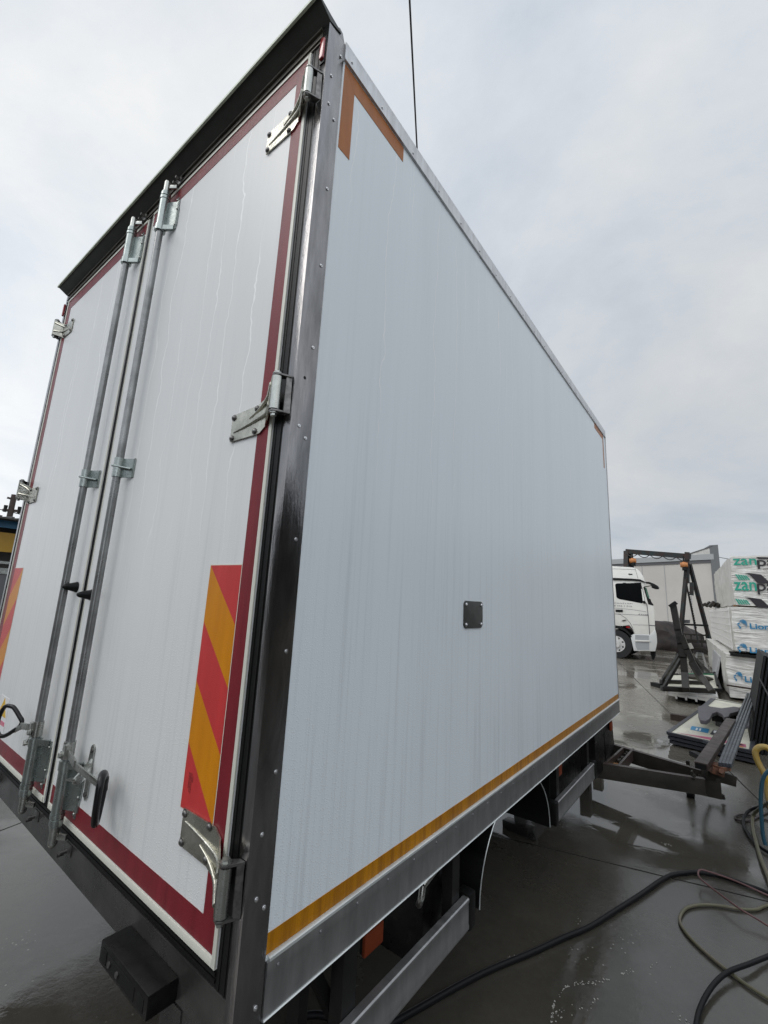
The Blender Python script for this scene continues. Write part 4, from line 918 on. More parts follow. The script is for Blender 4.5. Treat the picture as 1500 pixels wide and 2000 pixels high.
def lion(o, t, org, sc, x0, y0, x1, y1):
    m = MB(); cx, cy = (x0+x1)/2, (y0+y1)/2; sx, sy = (x1-x0)/2, (y1-y0)/2
    for k in range(7):        # mane strokes sweeping round to the right
        r = 1.0-0.115*k; a0 = R(165-8*k); a1 = R(-55+12*k); n = 10; up_, dn_ = [], []
        for q in range(n+1):
            a = a0+(a1-a0)*q/n; w = 0.034*math.sin(math.pi*min(1, max(0.03, q/n)))+0.006
            ex = 0.15+0.85*r*math.cos(a)*0.9-0.05; ey = r*math.sin(a)
            up_.append((cx+sx*(ex+w*math.cos(a)), cy-sy*(ey+w*math.sin(a)*1.2))); dn_.append((cx+sx*(ex-w*math.cos(a)), cy-sy*(ey-w*math.sin(a)*1.2)))
        for q in range(n): fpoly(m, [up_[q], up_[q+1], dn_[q+1], dn_[q]], o, org, sc)
    for pts in ([(-0.95, 0.25), (-0.6, 0.42), (-0.35, 0.30), (-0.55, 0.12), (-0.80, 0.10)], [(-0.98, 0.02), (-0.7, 0.02), (-0.45, -0.12), (-0.75, -0.22)], [(-0.75, -0.32), (-0.45, -0.25), (-0.15, -0.55), (-0.45, -0.95), (-0.5, -0.6)], [(-0.5, 0.7), (-0.2, 0.9), (-0.1, 0.78), (-0.35, 0.6)]):
        fpoly(m, [(cx+sx*a, cy-sy*b) for a, b in pts], o, org, sc)
    part('printed_lion', m, M['print_blue'], t)
lion(om, tm, *Z3, 792, 1203, 962, 1358); lion(om, tm, *Z3, 792, 1578, 962, 1725)
ftext('Lion', (1000, 1345), (1310, 1258), om, tm, *Z3, M['print_blue'], 0.025); ftext('Lion', (1000, 1722), (1310, 1630), om, tm, *Z3, M['print_blue'], 0.025)
Z4 = ((1300, 1280), 7.5)
lion(ol, tl, *Z4, 990, 243, 1135, 392); ftext('Lion', (1165, 392), (1440, 305), ol, tl, *Z4, M['print_blue'], 0.025)
m = MB(); o_ = om
for k in range(22):
    q = o_ + AY*(0.1+k*0.32) - AX*0.035; m.beam(q+UP*0.99, q+UP*1.87, 0.006, 0.016, up=AX)
for k in range(6):
    q = o_ - AX*0.037 + UP*(1.03+k*0.155); m.beam(q+AY*0.05, q+AY*7.0, 0.016, 0.006) if False else m.beam(q+AY*0.05, q+AY*7.0, 0.006, 0.016)
part('net', m, M['net'], tm)
# timber / dunnage between bundles
m = MB(); p = oz; m.box(0, 1, 0, 1, 0, 1); m.b.free()
for k, (dy_, zz, x_) in enumerate(((0.25, 1.895, 1.02), (0.45, 0.905, 0.86))):
    m = MB(); c0 = Vector((x_, y0b+dy_, zz+0.018)); m.beam(c0, c0+AX*1.9, 0.10, 0.034); solo('batten', m, M['wood'] if k == 0 else M['black'], ['pale timber batten under the top wrapped bundle', 'dark batten under the middle wrapped bundle'][k], 'batten', (x_, y0b+dy_, zz))
m = MB(); q = fpt((1000, 1700), om, *Z3); a = onpl((1426, 1278), ol-AY*0.06, AY); b = onpl((1500, 1286), ol-AY*0.06, AY); m.beam(a, b+(b-a)*0.3, 0.05, 0.055); solo('steel_bar', m, M['black'], 'black bar lying along the top edge of the bottom wrapped bundle', 'steel bar', a)
m = MB(); a = onpl((1419, 1338), ol-AY*0.07, AY); b = onpl((1472, 1346), ol-AY*0.07, AY); m.beam(a, b, 0.03, 0.03); solo('metal_strip', m, M['brown_steel'], 'thin metal strip leaning across the foot of the bottom wrapped bundle', 'metal strip', a)
# scrap on the middle bundle
m = MB(); q = at((1384, 1187), y=y0b+4.2); q = Vector((q.x+0.10, y0b+4.0, 1.92))
for k in range(7):
    m.beam(q+Vector((-0.25+0.09*k, random.uniform(-.2, .2), random.uniform(0, .06))), q+Vector((-0.15+0.10*k, random.uniform(-.2, .2), random.uniform(.05, .16))), 0.09, 0.08)
solo('scrap_heap', m, M['junk'], 'small dark heap of scrap on the left end of the middle wrapped bundle', 'scrap', (q.x, q.y, 1.9))

# ---- pale sheets leaning low behind the stand, beside the bundles
m = MB(); m.prism([Vector((0.40, 15.6, 0.02)), Vector((0.47, 15.6, 0.75)), Vector((0.66, 12.6, 0.75)), Vector((0.50, 12.6, 0.02))], (0.04, 0, 0)); solo('leaning_sheet', m, M['alu'], 'pale metal sheet leaning low against the side of the bottom bundle', 'sheet', (0.45, 14.0, 0))
gr = thing('steel_grating', 'grey slatted steel frame lying behind the dark steel stand', 'steel frame', (at((1365, 1300), z=0).x, G((1365, 1300)).y, 0))
P = [G((1362, 1275), .15), G((1372, 1276), .15), G((1382, 1312), .15), G((1352, 1312), .15)]
m = MB()
for i in range(4): m.beam(P[i], P[(i+1) % 4], 0.06, 0.05)
part('frame', m, M['galv'], gr)
for k in range(7):
    t_ = (k+.5)/7; m = MB(); m.beam(P[0].lerp(P[3], t_), P[1].lerp(P[2], t_), 0.10, 0.03); part('slat', m, M['galv'], gr)

# ---- dark steel stand on its base of sheets
YS = 11.35
def S1(p, y=YS): return ZP([p], y, *Z1)[0]
sx0, sx1 = G((1303, 1364)).x, G((1402, 1374)).x
ysf = 9.98
cs = thing('profiled_roof_panel', 'white profiled roof panel lying under the dark steel stand', 'roof panel', ((sx0+sx1)/2, ysf+0.7, 0))
xa_, xb_ = at((1304, 1355), y=ysf).x, at((1403, 1362), y=ysf).x
m = MB(); n = 5; w = (xb_-xa_)/n; top_ = 0.195; pts = [(xb_, top_), (xa_, top_)]
for k in range(n):
    x = xa_+k*w; pts += [(x, 0.125), (x+w*0.10, 0.10), (x+w*0.72, 0.095), (x+w*0.78, 0.055), (x+w*0.95, 0.055)]
pts += [(xb_, 0.11)]
m.prism([(x_, ysf, z_) for x_, z_ in pts], (-0.06, 1.2, 0)); part('roof_panel', m, M['sheet_white'], cs)
m = MB()
for k in range(n): m.box(xa_+k*w+.01, xa_+(k+.9)*w, ysf-.004, ysf-.001, 0.150, 0.158)
part('seam', m, M['wall_trim'], cs)
m = MB(); m.box(xa_+.1, xb_-.1, ysf+0.3, ysf+0.4, 0.0, 0.055); part('bearer', m, M['black'], cs)
m = MB(); m.box(xa_+.1, xb_-.1, ysf+.9, ysf+1.0, 0.0, 0.055); part('bearer', m, M['black'], cs)
# framed panel lying on the sheets
ztop = 0.20
def Q1(p, z): return G((1100+p[0]/3.75, 1000+p[1]/3.75), z)
fp = [Q1((735, 1290), ztop+.03), Q1((1150, 1300), ztop+.03), Q1((1115, 1180), ztop+.03), Q1((770, 1195), ztop+.03)]
m = MB(); m.prism([Vector((p.x, p.y, ztop)) for p in fp], (0, 0, 0.03)); pn = solo('framed_panel', m, M['cream'], 'cream panel lying flat under the feet of the dark steel stand', 'panel', (fp[0].x, fp[0].y, ztop))
m = MB()
for i in range(4): m.beam(Vector((fp[i].x, fp[i].y, ztop+.02)), Vector((fp[(i+1) % 4].x, fp[(i+1) % 4].y, ztop+.02)), 0.05, 0.06)
part('frame', m, M['black'], pn)
zs_ = ztop+0.06
st = thing('steel_stand', 'tall dark steel stand with a leaning post and splayed feet', 'stand', (Q1((900, 1260), zs_).x, YS, zs_))
bA, bB = Q1((720, 1292), zs_), Q1((1105, 1312), zs_); cA, cB = Q1((715, 1243), zs_), Q1((1062, 1255), zs_)
m = MB(); m.beam(bA, bB, 0.09, 0.09, bev=0.006); part('base_beam', m, M['stand_steel'], st)
m = MB(); m.beam(cA, cB, 0.09, 0.09, bev=0.006); part('base_beam', m, M['stand_steel'], st)
yb1 = bA.y+0.02; yp = yb1+0.25
pt = [S1((805, 680), yp), S1((840, 860), yp), S1((862, 960), yp), S1((878, 1060), yp), S1((890, 1180), yp), S1((898, 1295), yp-0.2)]
m = MB()
for a, b in zip(pt, pt[1:]): m.beam(a, b+(b-a).normalized()*0.02, 0.11, 0.14, up=(0, 1, 0))
post_ = part('post', m, M['stand_steel'], st)
m = MB(); m.beam(pt[0]+Vector((-0.02, 0, 0.03)), pt[0]+Vector((0.02, 0, -0.02)), 0.15, 0.18, up=(0, 1, 0)); part('cap', m, M['black'], post_)
m = MB()
cu_ = [S1((866, 900), yp-.07), S1((905, 1000), yp-.07), S1((950, 1100), yp-.07), S1((1010, 1200), yp-.1), S1((1085, 1305), yb1)]
for a, b in zip(cu_, cu_[1:]): m.beam(a, b+(b-a).normalized()*0.02, 0.09, 0.10, up=(0, 1, 0))
part('strut', m, M['stand_steel'], st)
for a, b in (((852, 1040), (730, 1225)), ((862, 1075), (738, 1285)), ((905, 1020), (1062, 1172)), ((900, 1035), (1020, 1170)), ((930, 1105), (1000, 1235))):
    fy_ = cA.y if b[1] < 1240 else yb1
    m = MB(); m.beam(S1(a, yp), S1(b, fy_), 0.05, 0.05); part('strut', m, M['stand_steel'], st)
# odds on the panel
m = MB(); a, b = Q1((890, 1185), ztop+.10), Q1((1120, 1190), ztop+.10); m.cyl(a, b, 0.016, n=8); solo('green_tube', m, M['green_tube'], 'thin green tube lying behind the feet of the steel stand', 'tube', a)
m = MB(); m.cyl(Q1((1110, 1185), ztop+.12), Q1((1130, 1270), ztop+.08), 0.022, n=8); m.ball(Q1((1110, 1183), ztop+.12), 0.045, 10); solo('steel_prop', m, M['black'], 'short black rod at the right corner of the cream panel', 'rod', Q1((1110, 1185), ztop))
m = MB(); c = Q1((985, 1222), ztop+.05); m.ball(c+Vector((0, 0, .03)), 0.30, 16, (1.0, .28, .22)); solo('dark_sack', m, M['junk'], 'dark oily bundle lying on the cream panel between the stand legs', 'bundle', c)
m = MB(); m.beam(G((1275, 1336), 0.04), G((1293, 1340), 0.05), 0.12, 0.09); solo('black_block', m, M['black'], 'black block on the wet ground left of the steel stand', 'block', G((1284, 1338)))

# ---- stack of framed signs lying on the ground
zt_ = 0.16
def Q4(p, z=0.0, sc=7.5, o=(1300, 1280)): return G((o[0]+p[0]/sc, o[1]+p[1]/sc), z)
sA, sB, sC, sD = Q4((40, 1120), zt_), Q4((1260, 1390), zt_), Q4((1330, 760), zt_), Q4((700, 655), zt_)
sg = thing('sign_panel_stack', 'stack of framed cream sign panels lying on the wet ground with a magenta edge', 'sign panels', (sA.x, sA.y, 0))
corners = [sA, sB, sC, sD]
for lay in range(3):
    z1_ = zt_-0.05*lay; off = Vector((0.012*lay, 0.01*lay, 0))
    m = MB(); m.prism([Vector((p.x, p.y, z1_-0.028))+off for p in corners], (0, 0, 0.018)); pl = part('panel', m, M['cream'], sg)
    m = MB()
    for i in range(4): m.beam(Vector((corners[i].x, corners[i].y, z1_-0.018))+off, Vector((corners[(i+1) % 4].x, corners[(i+1) % 4].y, z1_-0.018))+off, 0.045, 0.036)
    part('frame', m, M['panel_frame'], pl)
m = MB(); zf = zt_-0.010+0.0025
m.prism([Q4(p, zf) for p in ((160, 1130), (1180, 1350), (1175, 1305), (700, 1210), (240, 1145))], (0, 0, 0.002)); part('printed_edge', m, M['pink'], sg)
m = MB(); m.prism([Q4(p, zf) for p in ((385, 1035), (640, 1080), (620, 1140), (360, 1085))], (0, 0, 0.002)); part('printed_mark', m, M['print_blue'], sg)
m = MB(); m.prism([Q4(p, zf) for p in ((700, 1090), (850, 1115), (790, 1200), (650, 1150))], (0, 0, 0.002)); part('printed_mark', m, M['panel_frame'], sg)
m = MB(); m.prism([Q4(p, zf+.003) for p in ((705, 1100), (790, 1110), (830, 1140), (800, 1160), (700, 1130))], (0, 0, 0.002)); m.prism([Q4(p, zf+.003) for p in ((450, 1062), (475, 1066), (462, 1098), (436, 1094))], (0, 0, 0.002)); m.prism([Q4(p, zf+.003) for p in ((500, 1070), (525, 1074), (512, 1106), (487, 1102))], (0, 0, 0.002)); part('printed_mark', m, M['sticker_white'], sg)
m = MB(); m.prism([Q4(p, zf) for p in ((1050, 1290), (1150, 1310), (1140, 1350), (1040, 1325))], (0, 0, 0.002)); part('printed_edge', m, M['chev_yel'], sg)
# second framed panel tucked behind
m = MB(); P2 = [Q4(p, .30) for p in ((590, 770), (1130, 850), (1170, 740), (740, 655))]; m.prism(P2, (0, 0, 0.025)); p2 = solo('framed_panel', m, M['cream'], 'cream panel with a dark left frame lying behind the grey plastic mudguard', 'panel', P2[0])
m = MB(); m.beam(Q4((560, 770), .31), Q4((700, 655), .31), 0.06, 0.05); m.beam(Q4((700, 655), .31), Q4((1170, 740), .31), 0.03, 0.04); part('frame', m, M['panel_frame'], p2)
m = MB(); m.beam(Vector((P2[0].x, P2[0].y+.1, .0)), Vector((P2[0].x, P2[0].y+.1, .29)), 0.1, 0.1); m.beam(Vector((P2[1].x-.1, P2[1].y+.1, .0)), Vector((P2[1].x-.1, P2[1].y+.1, .29)), 0.1, 0.1); part('support_block', m, M['black'], p2)
# grey plastic mudguard
m = MB(); gz = 0.30
pts = [(475, 800), (600, 770), (660, 800), (820, 825), (1000, 800), (1090, 815), (1075, 870), (950, 905), (930, 950), (860, 965), (830, 910), (760, 880), (690, 905), (650, 985), (600, 1020), (510, 1005), (480, 920)]
m.prism([Q4(p, gz) for p in pts], (0, 0, 0.05), bev=0.01); fg = solo('plastic_mudguard', m, M['fender_grey'], 'grey plastic mudguard with arched cutouts lying on the cream sign panels', 'mudguard', Q4((760, 850), gz))
m = MB(); m.prism([Q4(p, 0.20) for p in ((700, 895), (840, 900), (870, 960), (1000, 900), (1010, 940), (900, 1000), (680, 960))], (0, 0, 0.10)); part('inner_rib', m, M['black'], fg)
m = MB(); m.prism([Q4(p, .42) for p in ((1085, 790), (1170, 780), (1240, 830), (1225, 1070), (1150, 1085), (1040, 930), (1110, 870))], (0, 0, 0.03), bev=0.006); solo('plastic_cover', m, M['fender_grey'], 'grey plastic cover draped over the blue grey steel tubes', 'cover', Q4((1150, 900), .42))
# steel tubes and flat bar resting on the hitch
for k in range(4):
    a = Q4((795+k*50, 1600+k*6), .47); b = Q4((1205+k*42, 560-k*6), .50)
    m = MB(); m.beam(a, b, 0.021, 0.032, bev=0.003)
    solo('steel_tube', m, M['bluegrey_steel'], ['leftmost of the four blue grey steel tubes resting on the hitch', 'second from left of the four blue grey steel tubes', 'third from left of the four blue grey steel tubes', 'rightmost of the four blue grey steel tubes resting on the hitch'][k], 'steel tube', a, 'steel tubes laid across the drawbar')
m = MB(); a = Q4((520, 1625), .50); b = Q4((960, 960), .50); m.beam(a, b, 0.085, 0.05, bev=0.003); bb = solo('brown_steel_beam', m, M['brown_steel'], 'brown square steel beam with an open end resting on the drawbar head', 'steel beam', a)
m = MB(); d_ = (b-a).normalized(); m.beam(a-d_*0.002, a-d_*0.006, 0.068, 0.036); part('open_end', m, M['black'], bb)
m = MB(); m.beam(Q4((390, 1430), .12), Q4((530, 1500), .12), 0.07, 0.05); solo('black_bar', m, M['black'], 'short black bar with a hole between the sign panels and the drawbar', 'bar', Q4((460, 1460)))
m = MB(); m.beam(Q4((765, 1000), .22), Q4((890, 1055), .22), 0.06, 0.05); solo('black_bar', m, M['black'], 'short black bar lying on the cream sign panel under the mudguard', 'bar', Q4((820, 1030), .2))
m = MB(); m.beam(G((1310, 1401), .03), G((1352, 1408), .03), 0.10, 0.12); solo('brown_plank', m, M['brown_steel'], 'flat brown bar on the ground left of the sign panels', 'bar', G((1330, 1405)))
m = MB(); m.beam(Q4((555, 1260), .16), Q4((700, 1310), .16), 0.03, 0.03); solo('thin_rod', m, M['bluegrey_steel'], 'thin grey rod sticking out below the sign panel edge', 'rod', Q4((620, 1280), .1))

# ---- black panels leaning at the right edge
lp0 = G((1457, 1472))
for k in range(5):
    x0 = lp0.x+0.018+k*0.040; m = MB(); lean = 0.26
    y1_, y2_ = lp0.y, lp0.y+1.6
    m.prism([(x0, y1_+0.03*k, 0.0), (x0, y2_, 0.0), (x0+lean, y2_, 1.20-.02*k), (x0+lean, y1_+0.03*k+.05, 1.20-.02*k)], (0.030, 0, 0))
    o = solo('black_board', m, M['black'], ['leftmost of the five black boards standing on edge by the steel tubes', 'second from left of the five black boards on edge', 'middle one of the five black boards on edge', 'fourth from left of the five black boards on edge', 'rightmost of the five black boards on edge next to the grey sheet'][k], 'panel', (x0, y1_, 0), 'black panels standing on edge')
    m = MB(); m.prism([(x0+.013, y1_+0.03*k-.004, 0.0), (x0+lean+.011, y1_+0.03*k+.046, 1.19-.02*k), (x0+lean+.016, y1_+0.03*k+.046, 1.19-.02*k), (x0+.016, y1_+0.03*k-.004, 0.0)], (0, 0.003, 0)); part('edge_strip', m, M['panel_frame'], o)
xg = lp0.x+0.018+5*0.040+.01
m = MB(); m.prism([(xg, lp0.y+.10, 0.02), (xg+1.6, lp0.y+.15, 0.02), (xg+1.7, lp0.y+.35, 1.22), (xg+.26, lp0.y+.30, 1.22)], (0, 0.02, 0)); solo('grey_sheet', m, M['alu_dark'], 'dull grey sheet standing upright at the right edge of the photo', 'sheet', (xg, lp0.y, 0))
m = MB(); m.tube([(xg-.02, lp0.y-.05, .93), (xg+.10, lp0.y-.25, .62), (xg+.30, lp0.y-.45, .30), (xg+.6, lp0.y-.5, .05)], 0.008, n=6); solo('loose_wire', m, M['wire'], 'dark wire drooping down in front of the dull grey sheet', 'wire', (xg, lp0.y, .5))

# ---- drawbar
Z6 = ((1130, 1400), 9.375)
def D(px, z): return G(px, z)
zd = 0.36
def flange(mb, a, b, w):
    mb.beam(a+Vector((0, 0, .0585)), b+Vector((0, 0, .0585)), w, 0.006)
dr = thing('drawbar', 'dirty black steel A shaped drawbar with a chain lying in front of the truck body', 'drawbar', (D((1380, 1540), 0).x, D((1380, 1540), 0).y, 0))
hh_ = Vector((0, 0, 0.06)); nA, nB = D((1130, 1484), zd)-hh_, D((1376, 1522), zd)-hh_; fA, fB = D((1150, 1440), zd)-hh_, D((1376, 1507), zd)-hh_
for a_, b_ in ((nA, nB), (fA, fB)):
    m = MB(); m.beam(a_, b_, 0.012, 0.11, bev=0.002); m.beam(a_-Vector((0, -.02, .056)), b_-Vector((0, -.02, .056)), 0.05, 0.008); ar_ = part('arm', m, M['dark_steel'], dr)
    m = MB(); flange(m, a_+Vector((0, .018, 0)), b_+Vector((0, .018, 0)), 0.048); part('flange', m, M['brown_steel'], ar_)
vv_ = Vector((0, 0, .043)); c1, c2 = D((1182, 1491), zd)-vv_, D((1219, 1458), zd)-vv_; c3, c4 = D((1207, 1496), zd)-vv_, D((1237, 1462), zd)-vv_
m = MB(); m.beam(c1, c2, 0.018, 0.09); m.beam(c3, c4, 0.018, 0.09); m.prism([c1-Vector((0, 0, .04)), c3-Vector((0, 0, .04)), c4-Vector((0, 0, .04)), c2-Vector((0, 0, .04))], (0, 0, 0.012)); tr = part('cross_tray', m, M['brown_steel'], dr)
m = MB(); m.prism([c1.lerp(c2, .06)-Vector((0, 0, .025)), c3.lerp(c4, .06)-Vector((0, 0, .025)), c3.lerp(c4, .38)-Vector((0, 0, .025)), c1.lerp(c2, .38)-Vector((0, 0, .025))], (0, 0, 0.02)); part('wooden_block', m, M['wood'], tr)
m = MB(); random.seed(11)
for k in range(40):
    t_ = random.uniform(.35, .92); u_ = random.uniform(.2, .8); c = c1.lerp(c2, t_).lerp(c3.lerp(c4, t_), u_); m.ball(c+Vector((0, 0, random.uniform(-.02, .015))), random.uniform(.008, .02), 6)
part('loose_nuts', m, M['junk'], tr)
hc = D((1388, 1530), .30)
m = MB(); m.beam(D((1364, 1527), .25), D((1407, 1536), .25), 0.16, 0.16, bev=0.008); part('hitch_head', m, M['dark_steel'], dr)
m = MB(); m.beam(D((1375, 1508), .36), D((1431, 1524), .30), 0.08, 0.08, bev=0.005); part('hitch_tongue', m, M['dark_steel'], dr)
m = MB(); m.beam(D((1388, 1492), .44), D((1420, 1503), .44), 0.10, 0.03, bev=0.003); m.beam(D((1388, 1502), .42), D((1412, 1510), .40), 0.06, 0.05, bev=0.003); m.cyl(D((1409, 1512), .36), D((1409, 1506), .46), 0.018, n=12); part('clamp', m, M['rust'], dr)
m = MB(); wc_ = D((1345, 1542), .06); m.cyl(wc_+Vector((-.02, 0, 0)), wc_+Vector((.04, 0.01, 0)), 0.06, n=20); part('jockey_wheel', m, M['tyre'], dr)
m = MB(); m.beam(wc_+Vector((0.01, 0, 0)), wc_+Vector((0.01, 0, .25)), 0.03, 0.03); part('wheel_stem', m, M['dark_steel'], dr)
m = MB(); ch = [D((1352, 1508), .40), D((1356, 1520), .36), D((1364, 1535), .24), D((1372, 1545), .12), D((1386, 1552), .05), D((1402, 1551), .06), D((1410, 1553), .08), D((1412, 1560), .02)]
Lk = []
for a, b in zip(ch, ch[1:]):
    n = max(2, int((b-a).length/0.022))
    for k in range(n): Lk.append(a.lerp(b, k/n))
for k, c in enumerate(Lk): m.ball(c, 0.017, 8, (1.25, .5, .8) if k % 2 else (.6, 1.2, .9))
part('chain', m, M['junk'], dr)
for px in ((1175, 1500), (1195, 1462)):
    b_ = D(px, .2); m = MB(); m.beam((b_.x-.15, b_.y, 0), (b_.x-.15, b_.y, .24), 0.09, 0.09); part('stand', m, M['dark_steel'], dr)

# jack stand below the mudguard
jb = G((1022, 1632)); js = thing('jack_stand', 'small black steel jack stand on the floor under the mudguard', 'jack stand', jb)
m = MB(); m.beam(jb+Vector((-.16, .06, .02)), jb+Vector((.05, .02, .03)), 0.09, 0.06, bev=0.004); part('base', m, M['stand_steel'], js)
m = MB(); m.beam(jb+Vector((-.04, .05, .05)), jb+Vector((-.10, .10, .33)), 0.06, 0.06); part('post', m, M['stand_steel'], js)
m = MB(); m.prism([jb+Vector((.03, -.02, 0)), jb+Vector((.10, -.01, 0)), jb+Vector((.07, 0, .06))], (0, .02, 0)); m.beam(jb+Vector((.02, .02, .02)), jb+Vector((.09, -.02, .02)), 0.03, 0.02); part('foot', m, M['stand_steel'], js)

# ---- hoses and cables
def hose(name, label, cat, px, r, mt, z=None, grp=None):
    P = [G(p[:2], (p[2] if len(p) > 2 else (z if z is not None else r+0.002))) for p in px]
    m = MB(); m.tube(P, r, n=12, smooth=8); return solo(name, m, mt, label, cat, (P[0].x, P[0].y, 0))
hose('power_cable', 'thick black cable curving over the wet ground beneath the truck body', 'cable', [(555, 2080), (568, 2010), (600, 1984), (640, 1986), (675, 2012), (720, 2016), (767, 1998), (900, 1923), (967, 1890), (1040, 1860), (1100, 1832), (1150, 1811), (1200, 1780), (1250, 1748), (1302, 1713), (1337, 1705), (1365, 1704), (1407, 1711), (1453, 1727), (1500, 1745), (1580, 1790)], 0.0125, M['hose_black'])
hose('pink_cable', 'thin dull pink cable looped over the end of the thick black cable', 'cable', [(1570, 1780, .02), (1500, 1749, .05), (1465, 1733, .06), (1425, 1716, .06), (1383, 1702, .06), (1368, 1699, .06), (1363.5, 1706, .06), (1369, 1717, .06), (1395, 1738, .05), (1442, 1773, .05), (1477, 1794, .04), (1510, 1814, .03), (1580, 1850, .01)], 0.0050, M['hose_pink'])
hose('tan_hose', 'olive tan hose bending in a wide U on the wet ground', 'hose', [(1580, 1755), (1500, 1768), (1477, 1776), (1442, 1775), (1407, 1769), (1372, 1767), (1344, 1772), (1331, 1784), (1327.5, 1799), (1337, 1818), (1360, 1844), (1395, 1875), (1423, 1897), (1453, 1920), (1500, 1950), (1570, 1990)], 0.0078, M['hose_tan'])
hose('black_hose', 'black hose crossing over the olive tan hose in the near corner', 'hose', [(1350, 2080, .02), (1360, 2000, .02), (1368, 1968, .02), (1383, 1938, .025), (1402, 1914, .028), (1425, 1897, .03), (1465, 1882, .028), (1500, 1868, .02), (1570, 1840, .015)], 0.0100, M['hose_black'])
Z7 = ((1380, 1440), 7.14)
def z7(pts): return [(1380+a/7.14, 1440+b/7.14)+((c,) if c is not None else ()) for a, b, c in [(p+(None,))[:3] for p in pts]]
hose('brown_cable', 'thin dark brown cable lying in a flat loop beside the olive hose', 'cable', z7([(950, 1180), (857, 1155), (780, 1135), (700, 1110), (550, 1078), (450, 1080), (395, 1110), (430, 1148), (520, 1165), (640, 1150), (740, 1100), (857, 1045), (950, 1010)]), 0.0075, M['hose_brown'])
hose('black_coil', 'black hose loop curling left in front of the blue air hose', 'hose', z7([(950, 930, .3), (820, 950, .2), (740, 965, .12), (620, 1010, .06), (545, 1075, .03), (512, 1160, .02), (540, 1270, .02), (650, 1440, .02), (760, 1540, .02), (857, 1600, .02), (950, 1650, .02)]), 0.011, M['hose_black'])
hose('olive_hose', 'olive hose hanging down beside the blue air hose at the right edge', 'hose', z7([(950, 870, .4), (857, 915, .3), (760, 980, .2), (670, 1060, .10), (640, 1150, .05), (650, 1300, .03), (700, 1500, .03), (760, 1700, .03), (857, 1940, .03), (900, 2100, .03)]), 0.0115, M['hose_tan'])
def hangy(name, label, cat, pts, r, mt, y=3.85):
    P = [at((1380+a/7.14, 1440+b/7.14), y=y) for a, b in pts]; P = [Vector((p.x, p.y, max(p.z, r+.003))) for p in P]
    m = MB(); m.tube(P, r, n=14, smooth=8); return solo(name, m, mt, label, cat, (P[0].x, P[0].y, 0))
hangy('blue_air_hose', 'blue air hose hanging down at the right edge of the photo', 'hose', [(960, 420), (857, 475), (795, 560), (765, 700), (755, 900), (765, 1100), (785, 1350), (820, 1500)], 0.012, M['hose_blue'], 3.7)
hangy('yellow_duct', 'thick yellow flexible hose arching down at the right edge of the photo', 'hose', [(980, 260), (900, 190), (830, 140), (740, 140), (685, 190), (690, 270), (730, 370), (790, 480), (850, 620), (860, 800), (900, 1000)], 0.022, M['hose_yellow'], 4.1)

# ---- overhead wires
def wire(label, a, b, r, sag=0.0):
    a, b = Vector(a), Vector(b); P = [a.lerp(b, k/12) - Vector((0, 0, sag*4*(k/12)*(1-k/12))) for k in range(13)]
    m = MB(); m.tube(P, r, n=6, smooth=2); solo('overhead_wire', m, M['wire'], label, 'wire', a)
a = at((797, -60), z=9); b = at((814.5, 290), z=9); wire('single dark overhead wire running up from the roof edge of the truck body', a-(b-a)*2.5, b+(b-a)*9, 0.014)
wire('thin distant wire in the sky right of the warehouse corner', at((1380, 1083), y=60), at((1560, 1103), y=60), 0.03, 0.3)
# ---- unseen dark halls, added so the steel and panels reflect something dark
hl_ = thing('added_dark_hall', 'added unseen dark hall shape for the side of the truck body to reflect', 'hall', (13.0, 6.0, 0))
m = MB(); m.box(12.0, 22.0, -9.0, 34.0, 0, 5.3); part('wall', m, M['added_hall_wall'], hl_)
m = MB(); m.prism([(11.6, -9.4, 5.3), (17.0, -9.4, 6.2), (22.4, -9.4, 5.3)], (0, 43.8, 0)); part('roof', m, M['wall_dark'], hl_)
hb_ = thing('added_dark_hall', 'added unseen dark hall shape behind the camera for the rear steel to reflect', 'hall', (-2.0, -16.0, 0))  # second added hall, out of view, darkens reflections in the rear fittings
m = MB(); m.box(-24.0, 9.0, -26.0, -14.0, 0, 5.0); part('wall', m, M['added_hall_wall'], hb_)
m = MB(); m.prism([(-24.4, -13.6, 5.0), (-24.4, -20.0, 6.4), (-24.4, -26.4, 5.0)], (33.8, 0, 0)); part('roof', m, M['wall_dark'], hb_)
for k in range(6):
    m = MB(); m.box(11.96, 12.0, -7+k*7, -3.5+k*7, 0, 4.2); part('door', m, M['dark_steel'], hl_)  # door shapes on the added hall
# ---- left background: workshop front, pole, tank
XW = -14.0
def LW(px, x=XW): return at(px, x=x)
yl = LW((-60, 1010)).y; yr = LW((60, 1010)).y+1.5
kb = thing('workshop', 'low workshop with a blue fascia, yellow board and dark corrugated roof', 'workshop', (XW, (yl+yr)/2, 0))
zr0 = LW((20, 1010)).z; zf0 = LW((20, 1018)).z; zf1 = LW((10, 1031)).z; zy0 = LW((10, 1040)).z; zy1 = LW((10, 1078)).z
m = MB(); m.box(XW-5, XW-0.6, yl, yr, 0, zf0-.1); part('wall', m, M['roof_dark'], kb)
m = MB(); m.prism([(XW+.5, yl, zf0), (XW+.5, yl, zf0+.04), (XW-5, yl, zr0+.35), (XW-5, yl, zr0+.2)], (0, yr-yl, 0)); rf_ = part('roof', m, M['roof_dark'], kb)
m = MB()
k = yl
while k < yr: m.beam((XW+.5, k, zf0+.05), (XW-5, k, zr0+.37), 0.06, 0.04); k += .25
part('roof_rib', m, M['wall_dark'], rf_)
m = MB(); m.box(XW, XW+.06, yl, yr, zf1, zf0); part('fascia', m, M['blue_paint'], kb)
m = MB(); m.box(XW-.1, XW-.02, yl, LW((31, 1045)).y, zy1, zy0); part('yellow_board', m, M['yellow_paint'], kb)
